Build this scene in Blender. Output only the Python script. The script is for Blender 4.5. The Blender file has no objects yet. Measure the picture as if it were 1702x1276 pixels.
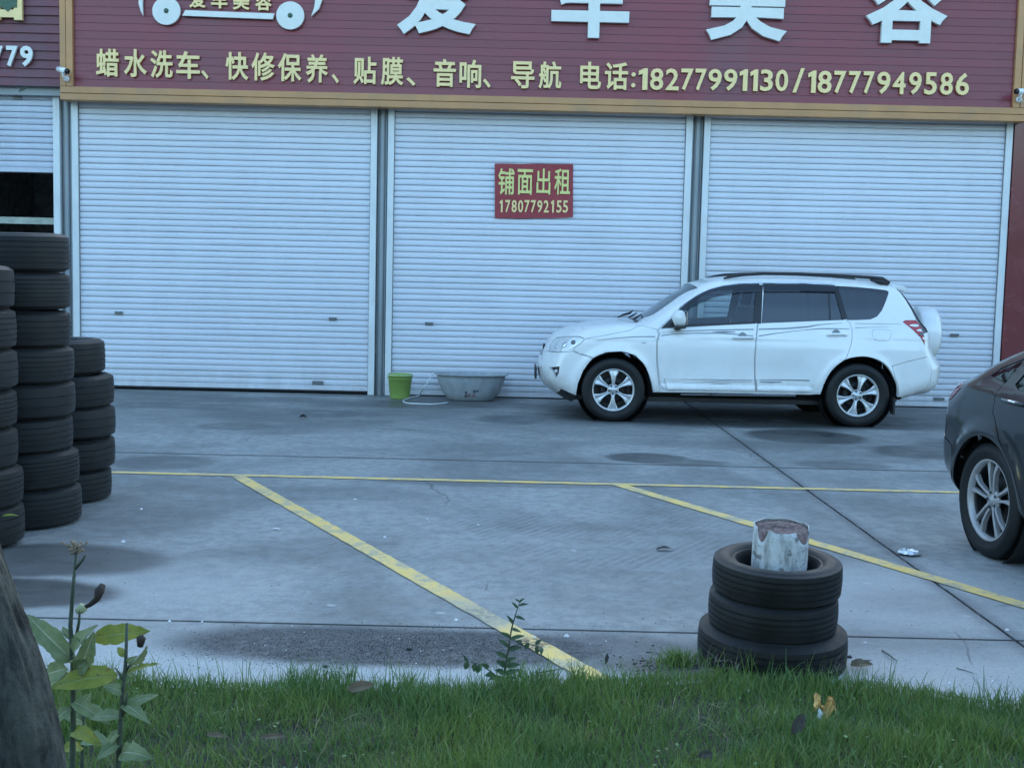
import bpy, bmesh, math, random
import numpy as np
from mathutils import Matrix, Vector
from mathutils.geometry import delaunay_2d_cdt

random.seed(7); RNG = np.random.default_rng(7)
PI = math.pi
SC = bpy.context.scene
COL = SC.collection

# ------------------------------------------------------------------ camera
CAM_H = 1.55
F_PX, PITCH, YAW, ROLL = 1973.0, 0.08855, 0.00143, 0.02292   # focal length in 1702-px-wide units
def _rz(t): return Matrix.Rotation(t, 4, 'Z')
CAM_M = Matrix.Translation((0, 0, CAM_H)) @ _rz(YAW) @ Matrix.Rotation(PI/2-PITCH, 4, 'X') @ _rz(ROLL)
cam = bpy.data.objects.new('camera', bpy.data.cameras.new('camera'))
COL.objects.link(cam)
cam.data.sensor_width = 36.0; cam.data.lens = F_PX/1702*36
cam.data.clip_start = 0.05; cam.data.clip_end = 3000
cam.matrix_world = CAM_M
SC.camera = cam

# ------------------------------------------------------------------ world, sun, exposure
SUN_EL, SUN_AZ = 16, 12        # degrees; low sun behind the shop row, the whole yard lies in its open shade
w = bpy.data.worlds.new("World"); SC.world = w; w.use_nodes = True
nt = w.node_tree; bg = nt.nodes['Background']
sky = nt.nodes.new('ShaderNodeTexSky'); sky.sky_type = 'NISHITA'; sky.sun_disc = False
sky.sun_elevation = math.radians(SUN_EL); sky.sun_rotation = math.radians(SUN_AZ)
sky.air_density = 1.1; sky.dust_density = 1.6; sky.ozone_density = 1.9
tint = nt.nodes.new('ShaderNodeMix'); tint.data_type = 'RGBA'; tint.blend_type = 'MULTIPLY'; tint.inputs[0].default_value = 1.0
tint.inputs[7].default_value = (0.94, 1.01, 1.0, 1)     # thin evening overcast, a little greener than the clear sky
nt.links.new(sky.outputs[0], tint.inputs[6]); nt.links.new(tint.outputs[2], bg.inputs[0]); bg.inputs[1].default_value = 0.15
sl = bpy.data.lights.new('sun', 'SUN'); sl.energy = 1.2; sl.angle = math.radians(6); sl.color = (1.0, 0.95, 0.88)
so = bpy.data.objects.new('sun', sl); COL.objects.link(so)
_a, _e = math.radians(SUN_AZ), math.radians(SUN_EL)
_d = Vector((math.sin(_a)*math.cos(_e), math.cos(_a)*math.cos(_e), math.sin(_e)))
so.rotation_euler = _d.to_track_quat('Z', 'Y').to_euler(); so.location = (0, 0, 30)
vs = SC.view_settings
vs.view_transform = 'Standard'; vs.look = 'None'; vs.gamma = 1; vs.use_curve_mapping = False
vs.exposure = 2.32

# ------------------------------------------------------------------ pixel -> place
_R3 = CAM_M.to_3x3()
def ray(x, y): return _R3 @ Vector(((x-851)/F_PX, -(y-638)/F_PX, -1.0))
def gp(x, y, z=0.0):
    """point on the horizontal plane z seen at photo pixel x, y"""
    d = ray(x, y); t = (z-CAM_H)/d.z; return Vector((d.x*t, d.y*t, z))
def vp(x, y, Y):
    """point on the vertical plane at distance Y seen at photo pixel x, y"""
    d = ray(x, y); t = Y/d.y; return Vector((d.x*t, Y, CAM_H+d.z*t))

# ------------------------------------------------------------------ object helpers
def link(o, parent=None):
    COL.objects.link(o)
    if parent is not None: o.parent = parent
    return o
def tag(o, label=None, cat=None, group=None, kind=None):
    if label: o['label'] = label
    if cat: o['category'] = cat
    if group: o['group'] = group
    if kind: o['kind'] = kind
    return o
def empty(name, loc=(0, 0, 0), rz=0.0):
    o = bpy.data.objects.new(name, None); o.empty_display_size = 0.1
    o.location = loc; o.rotation_euler = (0, 0, rz); return link(o)
def mesh_obj(name, verts, faces, m, parent=None, smooth=False, loc=(0, 0, 0)):
    me = bpy.data.meshes.new(name); me.from_pydata([tuple(v) for v in verts], [], [tuple(f) for f in faces])
    if smooth: me.polygons.foreach_set('use_smooth', [True]*len(me.polygons))
    if m: me.materials.append(m)
    me.update(); o = bpy.data.objects.new(name, me); o.location = loc
    return link(o, parent)
def copy_tree(o, parent=None):
    c = o.copy(); COL.objects.link(c); c.parent = parent
    for ch in list(o.children): copy_tree(ch, c)
    return c

class MB:
    """collects simple shapes, links them as one mesh object"""
    def __init__(s): s.v = []; s.f = []; s.sm = []
    def add(s, v, f, smooth=False):
        n = len(s.v); s.v += [tuple(p) for p in v]; s.f += [tuple(i+n for i in q) for q in f]; s.sm += [smooth]*len(f); return s
    def box(s, x0, x1, y0, y1, z0, z1):
        v = [(x0,y0,z0),(x1,y0,z0),(x1,y1,z0),(x0,y1,z0),(x0,y0,z1),(x1,y0,z1),(x1,y1,z1),(x0,y1,z1)]
        return s.add(v, [(0,3,2,1),(4,5,6,7),(0,1,5,4),(1,2,6,5),(2,3,7,6),(3,0,4,7)])
    def tube(s, pts, rad, n=8, cap=True):
        pts = [Vector(p) for p in pts]; N = len(pts)
        if not hasattr(rad, '__len__'): rad = [rad]*N
        v = []; f = []; up = Vector((0.13, 0.21, 0.97)).normalized()
        for i, p in enumerate(pts):
            t = (pts[min(i+1, N-1)]-pts[max(i-1, 0)]).normalized()
            a = t.cross(up)
            if a.length < 0.05: a = t.cross(Vector((1, 0, 0)))
            a.normalize(); b = t.cross(a).normalized(); up = a.cross(t).normalized()
            for k in range(n):
                th = 2*PI*k/n; v.append(p+(a*math.cos(th)+b*math.sin(th))*rad[i])
        for i in range(N-1):
            for k in range(n):
                k2 = (k+1) % n; f.append((i*n+k, i*n+k2, (i+1)*n+k2, (i+1)*n+k))
        if cap: f.append(tuple(range(n))); f.append(tuple(range((N-1)*n, N*n))[::-1])
        return s.add(v, f, True)
    def lathe(s, prof, n=32, axis='Z', c=(0, 0, 0), closed=False, a0=0, a1=2*PI):
        v = []; f = []; full = abs(a1-a0-2*PI) < 1e-6; m = n if full else n+1; P = len(prof)
        for k in range(m):
            th = a0+(a1-a0)*k/n; cs, sn = math.cos(th), math.sin(th)
            for r, h in prof:
                p = (r*cs, r*sn, h) if axis == 'Z' else ((r*cs, h, r*sn) if axis == 'Y' else (h, r*cs, r*sn))
                v.append((p[0]+c[0], p[1]+c[1], p[2]+c[2]))
        for k in range(n):
            k2 = (k+1) % m
            for i in range(P-1 if not closed else P):
                j = (i+1) % P; q = (k*P+i, k2*P+i, k2*P+j, k*P+j)
                f.append(q if axis != 'Y' else q[::-1])
        return s.add(v, f, True)
    def prism(s, poly, a, b, axis='Y'):
        n = len(poly)
        mk = {'Y': lambda p, h: (p[0], h, p[1]), 'Z': lambda p, h: (p[0], p[1], h), 'X': lambda p, h: (h, p[0], p[1])}[axis]
        v = [mk(p, a) for p in poly]+[mk(p, b) for p in poly]
        f = [tuple(range(n)), tuple(range(n, 2*n))[::-1]]+[(i, (i+1) % n, (i+1) % n+n, i+n) for i in range(n)]
        return s.add(v, f)
    def build(s, name, m, parent=None, loc=(0, 0, 0), bevel=0.0, seg=2):
        o = mesh_obj(name, s.v, s.f, None, parent, loc=loc)
        me = o.data
        me.polygons.foreach_set('use_smooth', s.sm)
        bm = bmesh.new(); bm.from_mesh(me)
        bmesh.ops.recalc_face_normals(bm, faces=bm.faces)
        if bevel > 0:
            bmesh.ops.bevel(bm, geom=[e for e in bm.edges if e.is_manifold and e.calc_face_angle(0) > 0.6], offset=bevel, segments=seg, affect='EDGES', profile=0.6)
        bm.to_mesh(me); bm.free()
        if m: me.materials.append(m)
        return o

# ------------------------------------------------------------------ materials
def new_mat(name):
    m = bpy.data.materials.new(name); m.use_nodes = True; return m, m.node_tree, m.node_tree.nodes['Principled BSDF']
def N(nt, t, **kw):
    n = nt.nodes.new(t)
    for k, v in kw.items(): setattr(n, k, v)
    return n
def math_n(nt, op, a, b=None, clamp=False):
    n = N(nt, 'ShaderNodeMath', operation=op); n.use_clamp = clamp
    for i, s in enumerate((a, b)):
        if s is None: continue
        if hasattr(s, 'links'): nt.links.new(s, n.inputs[i])
        else: n.inputs[i].default_value = s
    return n.outputs[0]
def mix_c(nt, fac, a, b, mode='MIX'):
    n = N(nt, 'ShaderNodeMix', data_type='RGBA', blend_type=mode)
    for s, i in ((fac, 0), (a, 6), (b, 7)):
        if hasattr(s, 'links'): nt.links.new(s, n.inputs[i])
        else: n.inputs[i].default_value = s if i == 0 else (*s, 1)
    return n.outputs[2]
def noise(nt, vec, scale, detail=4, rough=0.55, dist=0.0):
    n = N(nt, 'ShaderNodeTexNoise'); n.inputs['Scale'].default_value = scale; n.inputs['Detail'].default_value = detail
    n.inputs['Roughness'].default_value = rough; n.inputs['Distortion'].default_value = dist
    if vec is not None: nt.links.new(vec, n.inputs['Vector'])
    return n.outputs['Fac']
def mapr(nt, v, a, b, c=0.0, d=1.0, smooth=True):
    n = N(nt, 'ShaderNodeMapRange'); n.interpolation_type = 'SMOOTHSTEP' if smooth else 'LINEAR'
    nt.links.new(v, n.inputs[0])
    for i, x in enumerate((a, b, c, d)): n.inputs[i+1].default_value = x
    return n.outputs[0]
def scaled(nt, vec, s):
    n = N(nt, 'ShaderNodeVectorMath', operation='MULTIPLY'); nt.links.new(vec, n.inputs[0]); n.inputs[1].default_value = s; return n.outputs[0]
def pm(name, base, rough=0.6, metal=0.0, var=0.12, scale=6, bump=0.0, bscale=80, dirt=None, dirt_amt=0.0, dscale=3, coat=0.0, spec=0.5,
       stretch=(1, 1, 1), rand=0.0, sheen=0.0, local=True):
    """principled surface with noise in colour, roughness, dirt patches and fine relief"""
    m, nt, p = new_mat(name)
    if local: v = N(nt, 'ShaderNodeTexCoord').outputs['Object']
    else: v = N(nt, 'ShaderNodeNewGeometry').outputs['Position']
    v = scaled(nt, v, stretch)
    f = noise(nt, v, scale, 6, 0.6)
    f2 = mapr(nt, f, 0.3, 0.7, 0, 1)
    lo = tuple(max(0, c*(1-var)) for c in base); hi = tuple(c*(1+var) for c in base)
    c = mix_c(nt, f2, lo, hi)
    if rand > 0:
        oi = N(nt, 'ShaderNodeObjectInfo'); rr = mapr(nt, oi.outputs['Random'], 0, 1, 1-rand, 1+rand, False)
        hs = N(nt, 'ShaderNodeHueSaturation'); nt.links.new(rr, hs.inputs['Value']); nt.links.new(c, hs.inputs['Color']); c = hs.outputs[0]
    if dirt:
        d = mapr(nt, noise(nt, v, dscale, 8, 0.7, 0.4), 0.48, 0.75, 0, dirt_amt)
        c = mix_c(nt, d, c, dirt)
    nt.links.new(c, p.inputs['Base Color'])
    nt.links.new(mapr(nt, f, 0.25, 0.75, max(0, rough-0.08), min(1, rough+0.08)), p.inputs['Roughness'])
    p.inputs['Metallic'].default_value = metal; p.inputs['Specular IOR Level'].default_value = spec
    p.inputs['Coat Weight'].default_value = coat; p.inputs['Coat Roughness'].default_value = 0.04
    p.inputs['Sheen Weight'].default_value = sheen
    if bump > 0:
        b = N(nt, 'ShaderNodeBump'); b.inputs['Strength'].default_value = 1; b.inputs['Distance'].default_value = bump
        nt.links.new(noise(nt, v, bscale, 5, 0.6), b.inputs['Height']); nt.links.new(b.outputs[0], p.inputs['Normal'])
    return m
def glass_mat(name, tint, rough=0.02, mirror=0.05):
    m, nt, p = new_mat(name); nt.nodes.remove(p)
    tr = N(nt, 'ShaderNodeBsdfTransparent'); tr.inputs[0].default_value = (*tint, 1)
    gl = N(nt, 'ShaderNodeBsdfGlossy'); gl.inputs['Roughness'].default_value = rough; gl.inputs[0].default_value = (0.9, 0.95, 1, 1)
    fr = N(nt, 'ShaderNodeFresnel'); fr.inputs[0].default_value = 1.5
    mx = N(nt, 'ShaderNodeMixShader'); nt.links.new(math_n(nt, 'ADD', fr.outputs[0], mirror-0.04, True), mx.inputs[0])
    nt.links.new(tr.outputs[0], mx.inputs[1]); nt.links.new(gl.outputs[0], mx.inputs[2])
    nt.links.new(mx.outputs[0], nt.nodes['Material Output'].inputs[0]); return m
def leaf_mat(name, c1, c2, vein=(0.3, 0.38, 0.22), rough=0.5, spots=None):
    m, nt, p = new_mat(name)
    uv = N(nt, 'ShaderNodeTexCoord').outputs['UV']; ob = N(nt, 'ShaderNodeTexCoord').outputs['Object']
    sx = N(nt, 'ShaderNodeSeparateXYZ'); nt.links.new(uv, sx.inputs[0])
    d = math_n(nt, 'ABSOLUTE', math_n(nt, 'SUBTRACT', sx.outputs[1], 0.5))
    mid = mapr(nt, d, 0.02, 0.06, 1, 0)
    s = math_n(nt, 'SUBTRACT', math_n(nt, 'MULTIPLY', sx.outputs[0], 9), math_n(nt, 'MULTIPLY', d, 9))
    fr = math_n(nt, 'ABSOLUTE', math_n(nt, 'SUBTRACT', math_n(nt, 'FRACT', s), 0.5))
    side = mapr(nt, fr, 0.0, 0.12, 0.55, 0)
    c = mix_c(nt, mapr(nt, noise(nt, ob, 25, 5), 0.3, 0.7), c1, c2)
    if spots: c = mix_c(nt, mapr(nt, noise(nt, ob, 60, 5), 0.58, 0.68), c, spots)
    c = mix_c(nt, math_n(nt, 'MAXIMUM', mid, side), c, vein)
    nt.links.new(c, p.inputs['Base Color']); p.inputs['Roughness'].default_value = rough
    tr = N(nt, 'ShaderNodeBsdfTranslucent'); nt.links.new(c, tr.inputs[0])
    mx = N(nt, 'ShaderNodeMixShader'); mx.inputs[0].default_value = 0.25
    nt.links.new(p.outputs[0], mx.inputs[1]); nt.links.new(tr.outputs[0], mx.inputs[2]); nt.links.new(mx.outputs[0], nt.nodes['Material Output'].inputs[0])
    b = N(nt, 'ShaderNodeBump'); b.inputs['Distance'].default_value = 0.002; nt.links.new(math_n(nt, 'MAXIMUM', mid, side), b.inputs['Height']); b.invert = True
    nt.links.new(b.outputs[0], p.inputs['Normal'])
    return m

M = {}
M['slat'] = pm('shutter_slat_paint', (0.64, 0.665, 0.725), 0.42, var=0.03, scale=1.5, rand=0.02, dirt=(0.46, 0.48, 0.49), dirt_amt=0.12, dscale=2.2, stretch=(1, 1, .35), bump=0.0006, bscale=12, local=False)
def grime(m, z1, col, amt):
    nt = m.node_tree; p = nt.nodes['Principled BSDF']; src = p.inputs['Base Color'].links[0].from_socket
    pos = N(nt, 'ShaderNodeNewGeometry').outputs['Position']; sz = N(nt, 'ShaderNodeSeparateXYZ'); nt.links.new(pos, sz.inputs[0])
    k = math_n(nt, 'MULTIPLY', mapr(nt, sz.outputs[2], 0.0, z1, amt, 0), mapr(nt, noise(nt, scaled(nt, pos, (1, 1, .3)), 5, 7, .7), .3, .62))
    st = math_n(nt, 'MULTIPLY', mapr(nt, noise(nt, scaled(nt, pos, (1, 1, .06)), 9, 6, .7), .56, .72), amt*.22)
    nt.links.new(mix_c(nt, math_n(nt, 'MAXIMUM', k, st), src, col), p.inputs['Base Color'])
grime(M['slat'], .45, (.34, .335, .31), .35)
M['slat_old'] = pm('shutter_slat_paint_faded', (0.52, 0.56, 0.64), 0.45, var=0.08, scale=2, rand=0.06, dirt=(0.38, 0.40, 0.44), dirt_amt=0.5, bump=0.0008, bscale=10)
M['rail'] = pm('rail_galvanised', (0.66, 0.69, 0.70), 0.38, var=0.08, scale=5, dirt=(0.40, 0.40, 0.38), dirt_amt=0.5, dscale=5, stretch=(1, 1, 0.3))
M['rail_dark'] = pm('rail_groove', (0.05, 0.055, 0.06), 0.7)
M['pillar'] = pm('pillar_grey_metal', (0.25, 0.28, 0.30), 0.45, metal=0.2, var=0.15, scale=3, dirt=(0.25, 0.21, 0.19), dirt_amt=0.5, dscale=4, stretch=(1, 1, 0.2))
M['rubber_seal'] = pm('black_rubber_seal', (0.015, 0.015, 0.017), 0.7)
M['lock'] = pm('lock_metal', (0.16, 0.17, 0.18), 0.4, metal=0.6)
M['maroon'] = pm('maroon_sign_board', (0.205, 0.036, 0.050), 0.32, var=0.12, scale=2.0, rand=0.06, dirt=(0.12, 0.075, 0.09), dirt_amt=0.4, dscale=1.6, spec=0.4, stretch=(0.4, 1, 2))
M['maroon_old'] = pm('maroon_sign_board_old', (0.15, 0.045, 0.058), 0.5, var=0.15, scale=4, rand=0.08, dirt=(0.10, 0.09, 0.11), dirt_amt=0.6, dscale=2)
M['gold'] = pm('gold_frame_board', (0.47, 0.235, 0.095), 0.42, var=0.1, scale=3, rand=0.04, dirt=(0.26, 0.2, 0.14), dirt_amt=0.4, dscale=2)
M['letter_white'] = pm('letter_white_acrylic', (0.68, 0.70, 0.67), 0.4, var=0.05)
M['letter_gold'] = pm('letter_pale_gold', (0.86, 0.64, 0.29), 0.4, var=0.06, scale=10)
M['letter_yellow'] = pm('letter_banner_yellow', (0.72, 0.66, 0.24), 0.5, var=0.05)
M['banner'] = pm('red_banner_cloth', (0.30, 0.035, 0.045), 0.6, var=0.12, scale=14, bump=0.002, bscale=18)
M['green_print'] = pm('dark_green_plastic', (0.04, 0.10, 0.06), 0.5)
M['wall_red'] = pm('side_wall_maroon', (0.16, 0.030, 0.036), 0.25, var=0.1, scale=2, dirt=(0.1, 0.05, 0.06), dirt_amt=0.4, spec=0.6)
M['wall_grey'] = pm('plain_wall', (0.34, 0.35, 0.36), 0.85, var=0.1, scale=3, bump=0.003, bscale=40)
M['dark_in'] = pm('dark_interior', (0.32, 0.33, 0.34), 0.9, var=0.3)
M['beam'] = pm('shelf_beam_paint', (0.5, 0.56, 0.5), 0.6, var=0.2)
M['rubber'] = pm('tyre_rubber', (0.0055, 0.0062, 0.0072), 0.6, var=0.4, scale=7, dirt=(0.020, 0.0205, 0.0205), dirt_amt=0.6, spec=0.4, dscale=5, bump=0.0008, bscale=60, rand=0.3, sheen=0.05)
M['rubber_car'] = pm('car_tyre_rubber', (0.007, 0.008, 0.009), 0.6, spec=0.4, var=0.2, scale=7, bump=0.0005, bscale=90)
M['white_post'] = None
M['bucket'] = pm('lime_bucket_plastic', (0.25, 0.38, 0.09), 0.45, var=0.08, scale=5, dirt=(0.2, 0.26, 0.12), dirt_amt=0.4)
M['basin'] = pm('grey_basin_plastic', (0.30, 0.33, 0.35), 0.5, var=0.12, scale=5, dirt=(0.18, 0.18, 0.17), dirt_amt=0.5, stretch=(3, 3, 0.6))
M['basin_mark'] = pm('basin_red_print', (0.25, 0.17, 0.18), 0.6)
M['basin_mark2'] = pm('basin_dark_print', (0.08, 0.09, 0.11), 0.6)
M['hose'] = pm('pale_hose', (0.62, 0.66, 0.66), 0.4)
M['foil'] = pm('crushed_foil', (0.75, 0.78, 0.8), 0.3, metal=0.7, bump=0.004, bscale=60)
M['wrapper'] = pm('gold_wrapper', (0.50, 0.30, 0.10), 0.35, metal=0.4, var=0.5, scale=40, bump=0.003, bscale=70)
M['paper'] = pm('white_paper', (0.8, 0.8, 0.8), 0.7)
M['dry_leaf'] = leaf_mat('dry_leaf', (0.15, 0.11, 0.075), (0.27, 0.21, 0.14), (0.2, 0.15, 0.1), 0.8)
M['dark_leaf'] = leaf_mat('dead_dark_leaf', (0.03, 0.028, 0.025), (0.06, 0.05, 0.04), (0.07, 0.06, 0.05), 0.7)
M['leaf_green'] = leaf_mat('broad_leaf_green', (0.15, 0.225, 0.09), (0.27, 0.34, 0.17), (0.42, 0.46, 0.32), 0.45)
M['leaf_yellow'] = leaf_mat('broad_leaf_yellowing', (0.20, 0.27, 0.04), (0.36, 0.36, 0.05), (0.3, 0.36, 0.12), 0.5, spots=(0.22, 0.13, 0.04))
M['leaf_dark'] = leaf_mat('sapling_leaf', (0.045, 0.10, 0.05), (0.08, 0.145, 0.07), (0.09, 0.14, 0.08), 0.4)
M['stem'] = pm('plant_stem', (0.055, 0.075, 0.05), 0.6, var=0.3, scale=40)
M['stem_dry'] = pm('plant_dry_tip', (0.26, 0.20, 0.14), 0.9, var=0.4, scale=60)
M['chip'] = pm('white_camera_plastic', (0.75, 0.77, 0.78), 0.35)
M['black_gloss'] = pm('black_gloss', (0.012, 0.012, 0.014), 0.15)
M['black_trim'] = pm('black_trim', (0.018, 0.019, 0.021), 0.45)
M['chrome'] = pm('chrome', (0.8, 0.82, 0.84), 0.12, metal=1.0, var=0.02)
M['alloy'] = pm('alloy_wheel', (0.60, 0.62, 0.63), 0.32, metal=0.55, var=0.08, scale=12)
M['alloy_dark'] = pm('alloy_wheel_grey', (0.42, 0.41, 0.41), 0.38, metal=0.35, var=0.08, scale=12)
M['brake'] = pm('brake_disc', (0.025, 0.025, 0.027), 0.55, metal=0.3)
M['seat'] = pm('seat_fabric', (0.035, 0.037, 0.04), 0.9)
M['lamp_red'] = pm('lamp_red_lens', (0.42, 0.015, 0.02), 0.1, spec=0.7, coat=0.5)
M['lamp_red_dim'] = pm('lamp_dark_red_lens', (0.22, 0.02, 0.03), 0.12, spec=0.7, coat=0.5)
M['lamp_clear'] = pm('lamp_clear_insert', (0.72, 0.74, 0.75), 0.15, metal=0.3, spec=0.7)
M['lamp_smoke'] = pm('lamp_smoke_insert', (0.12, 0.12, 0.12), 0.15)
M['lamp_amber'] = pm('lamp_amber', (0.6, 0.3, 0.05), 0.2)
M['decal'] = pm('grey_decal', (0.22, 0.25, 0.27), 0.4)
M['glass_front'] = glass_mat('side_glass_light', (0.68, 0.77, 0.76), mirror=0.07)
M['glass_dark'] = glass_mat('side_glass_tinted', (0.10, 0.11, 0.12), mirror=0.10)
M['visor'] = glass_mat('smoked_visor', (0.18, 0.17, 0.19), 0.05, mirror=0.06)
M['ws_glass'] = glass_mat('windscreen_glass', (0.22, 0.26, 0.27), mirror=0.06)

def paint_mat(name, base, coat=0.8, dirt=None, rough=0.3, metal=0.0, low_dirt=0.0):
    m, nt, p = new_mat(name)
    g = N(nt, 'ShaderNodeNewGeometry'); ob = N(nt, 'ShaderNodeTexCoord').outputs['Object']
    c = mix_c(nt, mapr(nt, noise(nt, ob, 3, 6), 0.3, 0.7), tuple(x*0.97 for x in base), tuple(min(1, x*1.03) for x in base))
    if dirt:
        sz = N(nt, 'ShaderNodeSeparateXYZ'); nt.links.new(ob, sz.inputs[0])
        d = math_n(nt, 'MULTIPLY', mapr(nt, noise(nt, ob, 8, 8, 0.7), 0.35, 0.7), mapr(nt, sz.outputs[2], 0.25, 0.62, low_dirt, 0.04))
        c = mix_c(nt, d, c, dirt)
    c = mix_c(nt, g.outputs['Backfacing'], c, (0.03, 0.03, 0.032))
    nt.links.new(c, p.inputs['Base Color']); p.inputs['Roughness'].default_value = rough; p.inputs['Metallic'].default_value = metal
    p.inputs['Coat Weight'].default_value = coat; p.inputs['Coat Roughness'].default_value = 0.05
    return m
M['white_paint'] = paint_mat('white_car_paint', (0.80, 0.81, 0.80), dirt=(0.42, 0.40, 0.36), low_dirt=0.5)
M['navy_paint'] = paint_mat('black_car_paint', (0.003, 0.0045, 0.007), coat=0.8, dirt=(0.04, 0.04, 0.04), low_dirt=0.1, rough=0.3, metal=0.0)

# ------------------------------------------------------------------ places
WALL_Y = 15.40           # shutter plane
SIGN_Y = 15.16           # front of the sign boards
def wx(px, py=400, Y=WALL_Y): return vp(px, py, Y).x

# ------------------------------------------------------------------ ground material
def ell(nt, px, py, rx, ry, strength, soft=0.45, rot=0.0):
    """stain and painted-shade mask: an ellipse given by its place and half-axes (metres) on the ground"""
    c = gp(px, py)
    v = N(nt, 'ShaderNodeVectorMath', operation='SUBTRACT'); nt.links.new(GPOS[0], v.inputs[0]); v.inputs[1].default_value = (c.x, c.y, 0)
    if rot:
        r = N(nt, 'ShaderNodeVectorRotate', rotation_type='Z_AXIS'); nt.links.new(v.outputs[0], r.inputs[0]); r.inputs['Angle'].default_value = -rot; vv = r.outputs[0]
    else: vv = v.outputs[0]
    s = N(nt, 'ShaderNodeVectorMath', operation='MULTIPLY'); nt.links.new(vv, s.inputs[0]); s.inputs[1].default_value = (1/rx, 1/ry, 0)
    l = N(nt, 'ShaderNodeVectorMath', operation='LENGTH'); nt.links.new(s.outputs[0], l.inputs[0])
    return mapr(nt, l.outputs['Value'], 1-soft, 1+soft*0.3, strength, 0)
GPOS = [None]
def concrete_mat():
    m, nt, p = new_mat('yard_concrete')
    pos = N(nt, 'ShaderNodeNewGeometry').outputs['Position']
    wob = N(nt, 'ShaderNodeTexNoise'); wob.inputs['Scale'].default_value = 1.7; wob.inputs['Detail'].default_value = 5; nt.links.new(pos, wob.inputs['Vector'])
    w2 = N(nt, 'ShaderNodeVectorMath', operation='SUBTRACT'); nt.links.new(wob.outputs['Color'], w2.inputs[0]); w2.inputs[1].default_value = (0.5, 0.5, 0.5)
    w3 = N(nt, 'ShaderNodeVectorMath', operation='SCALE'); nt.links.new(w2.outputs[0], w3.inputs[0]); w3.inputs['Scale'].default_value = 0.17
    w4 = N(nt, 'ShaderNodeVectorMath', operation='ADD'); nt.links.new(pos, w4.inputs[0]); nt.links.new(w3.outputs[0], w4.inputs[1])
    GPOS[0] = w4.outputs[0]
    sy = N(nt, 'ShaderNodeSeparateXYZ'); nt.links.new(pos, sy.inputs[0])
    big = noise(nt, pos, 0.55, 6, 0.6, 0.6); mid = noise(nt, scaled(nt, pos, (1, 1.6, 1)), 2.6, 8, 0.7, 0.3); fine = noise(nt, pos, 55, 6, 0.7); mott = noise(nt, pos, 11, 6, 0.7)
    c = mix_c(nt, mapr(nt, big, 0.38, 0.62), (0.180, 0.184, 0.176), (0.395, 0.395, 0.375))
    c = mix_c(nt, mapr(nt, mid, 0.38, 0.66, 0, 0.6), c, (0.35, 0.365, 0.355))
    c = mix_c(nt, mapr(nt, mott, 0.36, 0.60, 0.42, 0), c, (0.12, 0.122, 0.122))
    # the strip next to the lawn was poured later and is paler
    near = mapr(nt, sy.outputs[1], 5.15, 4.75, 0, 1)
    c = mix_c(nt, math_n(nt, 'MULTIPLY', near, 0.8), c, (0.49, 0.495, 0.48))
    pale = ell(nt, 1500, 990, 1.1, 0.9, 0.75, 0.8)
    c = mix_c(nt, pale, c, (0.47, 0.47, 0.46))
    c = mix_c(nt, ell(nt, 200, 975, 1.0, 0.7, 0.6, 0.9), c, (0.44, 0.44, 0.43))
    # damp, oily band in front of the shutters
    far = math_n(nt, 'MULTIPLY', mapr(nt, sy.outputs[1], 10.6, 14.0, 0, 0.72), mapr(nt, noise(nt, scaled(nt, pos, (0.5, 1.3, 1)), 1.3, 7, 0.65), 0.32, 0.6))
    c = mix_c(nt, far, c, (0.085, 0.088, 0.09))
    # tyre tracks
    wv = N(nt, 'ShaderNodeTexWave'); wv.inputs['Scale'].default_value = 5.5; wv.inputs['Distortion'].default_value = 1.2; wv.inputs['Detail'].default_value = 3
    rt = N(nt, 'ShaderNodeVectorRotate', rotation_type='Z_AXIS'); rt.inputs['Angle'].default_value = 0.55; nt.links.new(pos, rt.inputs[0]); nt.links.new(rt.outputs[0], wv.inputs['Vector'])
    tr = math_n(nt, 'MULTIPLY', mapr(nt, wv.outputs['Fac'], 0.6, 0.95), math_n(nt, 'MULTIPLY', ell(nt, 900, 880, 1.7, 1.9, 0.75, 0.8), mapr(nt, noise(nt, pos, 3, 3), 0.4, 0.65)))
    c = mix_c(nt, tr, c, (0.36, 0.36, 0.36))
    # wet patches, puddles, and shade under the white car painted into the colour
    wet_and_shade = None
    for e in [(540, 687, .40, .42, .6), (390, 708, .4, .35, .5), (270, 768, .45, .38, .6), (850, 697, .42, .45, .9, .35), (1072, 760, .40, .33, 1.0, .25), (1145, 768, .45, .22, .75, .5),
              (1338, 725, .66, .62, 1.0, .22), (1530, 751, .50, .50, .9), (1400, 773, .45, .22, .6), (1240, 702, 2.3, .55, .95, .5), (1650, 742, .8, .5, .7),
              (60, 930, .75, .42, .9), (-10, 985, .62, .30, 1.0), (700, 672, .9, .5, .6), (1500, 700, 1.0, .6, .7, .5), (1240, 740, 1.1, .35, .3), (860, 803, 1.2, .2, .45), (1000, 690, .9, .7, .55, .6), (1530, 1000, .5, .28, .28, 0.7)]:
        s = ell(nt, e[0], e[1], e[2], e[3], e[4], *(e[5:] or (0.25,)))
        wet_and_shade = s if wet_and_shade is None else math_n(nt, 'MAXIMUM', wet_and_shade, s)
    c = mix_c(nt, math_n(nt, 'MULTIPLY', wet_and_shade, 0.93), c, (0.036, 0.040, 0.040))
    # gritty earth washed over the concrete by the lawn
    grit = math_n(nt, 'MULTIPLY', math_n(nt, 'MAXIMUM', ell(nt, 660, 1074, 1.12, 0.29, 1.0, 0.30), ell(nt, 1010, 1080, .62, .28, .75, .6)), mapr(nt, noise(nt, pos, 22, 8, 0.8), 0.34, 0.56, 0.68, 1))
    c = mix_c(nt, grit, c, mix_c(nt, fine, (0.025, 0.025, 0.028), (0.13, 0.125, 0.125)))
    c = mix_c(nt, ell(nt, 1130, 1110, .35, .15, .9, .6), c, (0.10, 0.085, 0.07))
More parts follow.
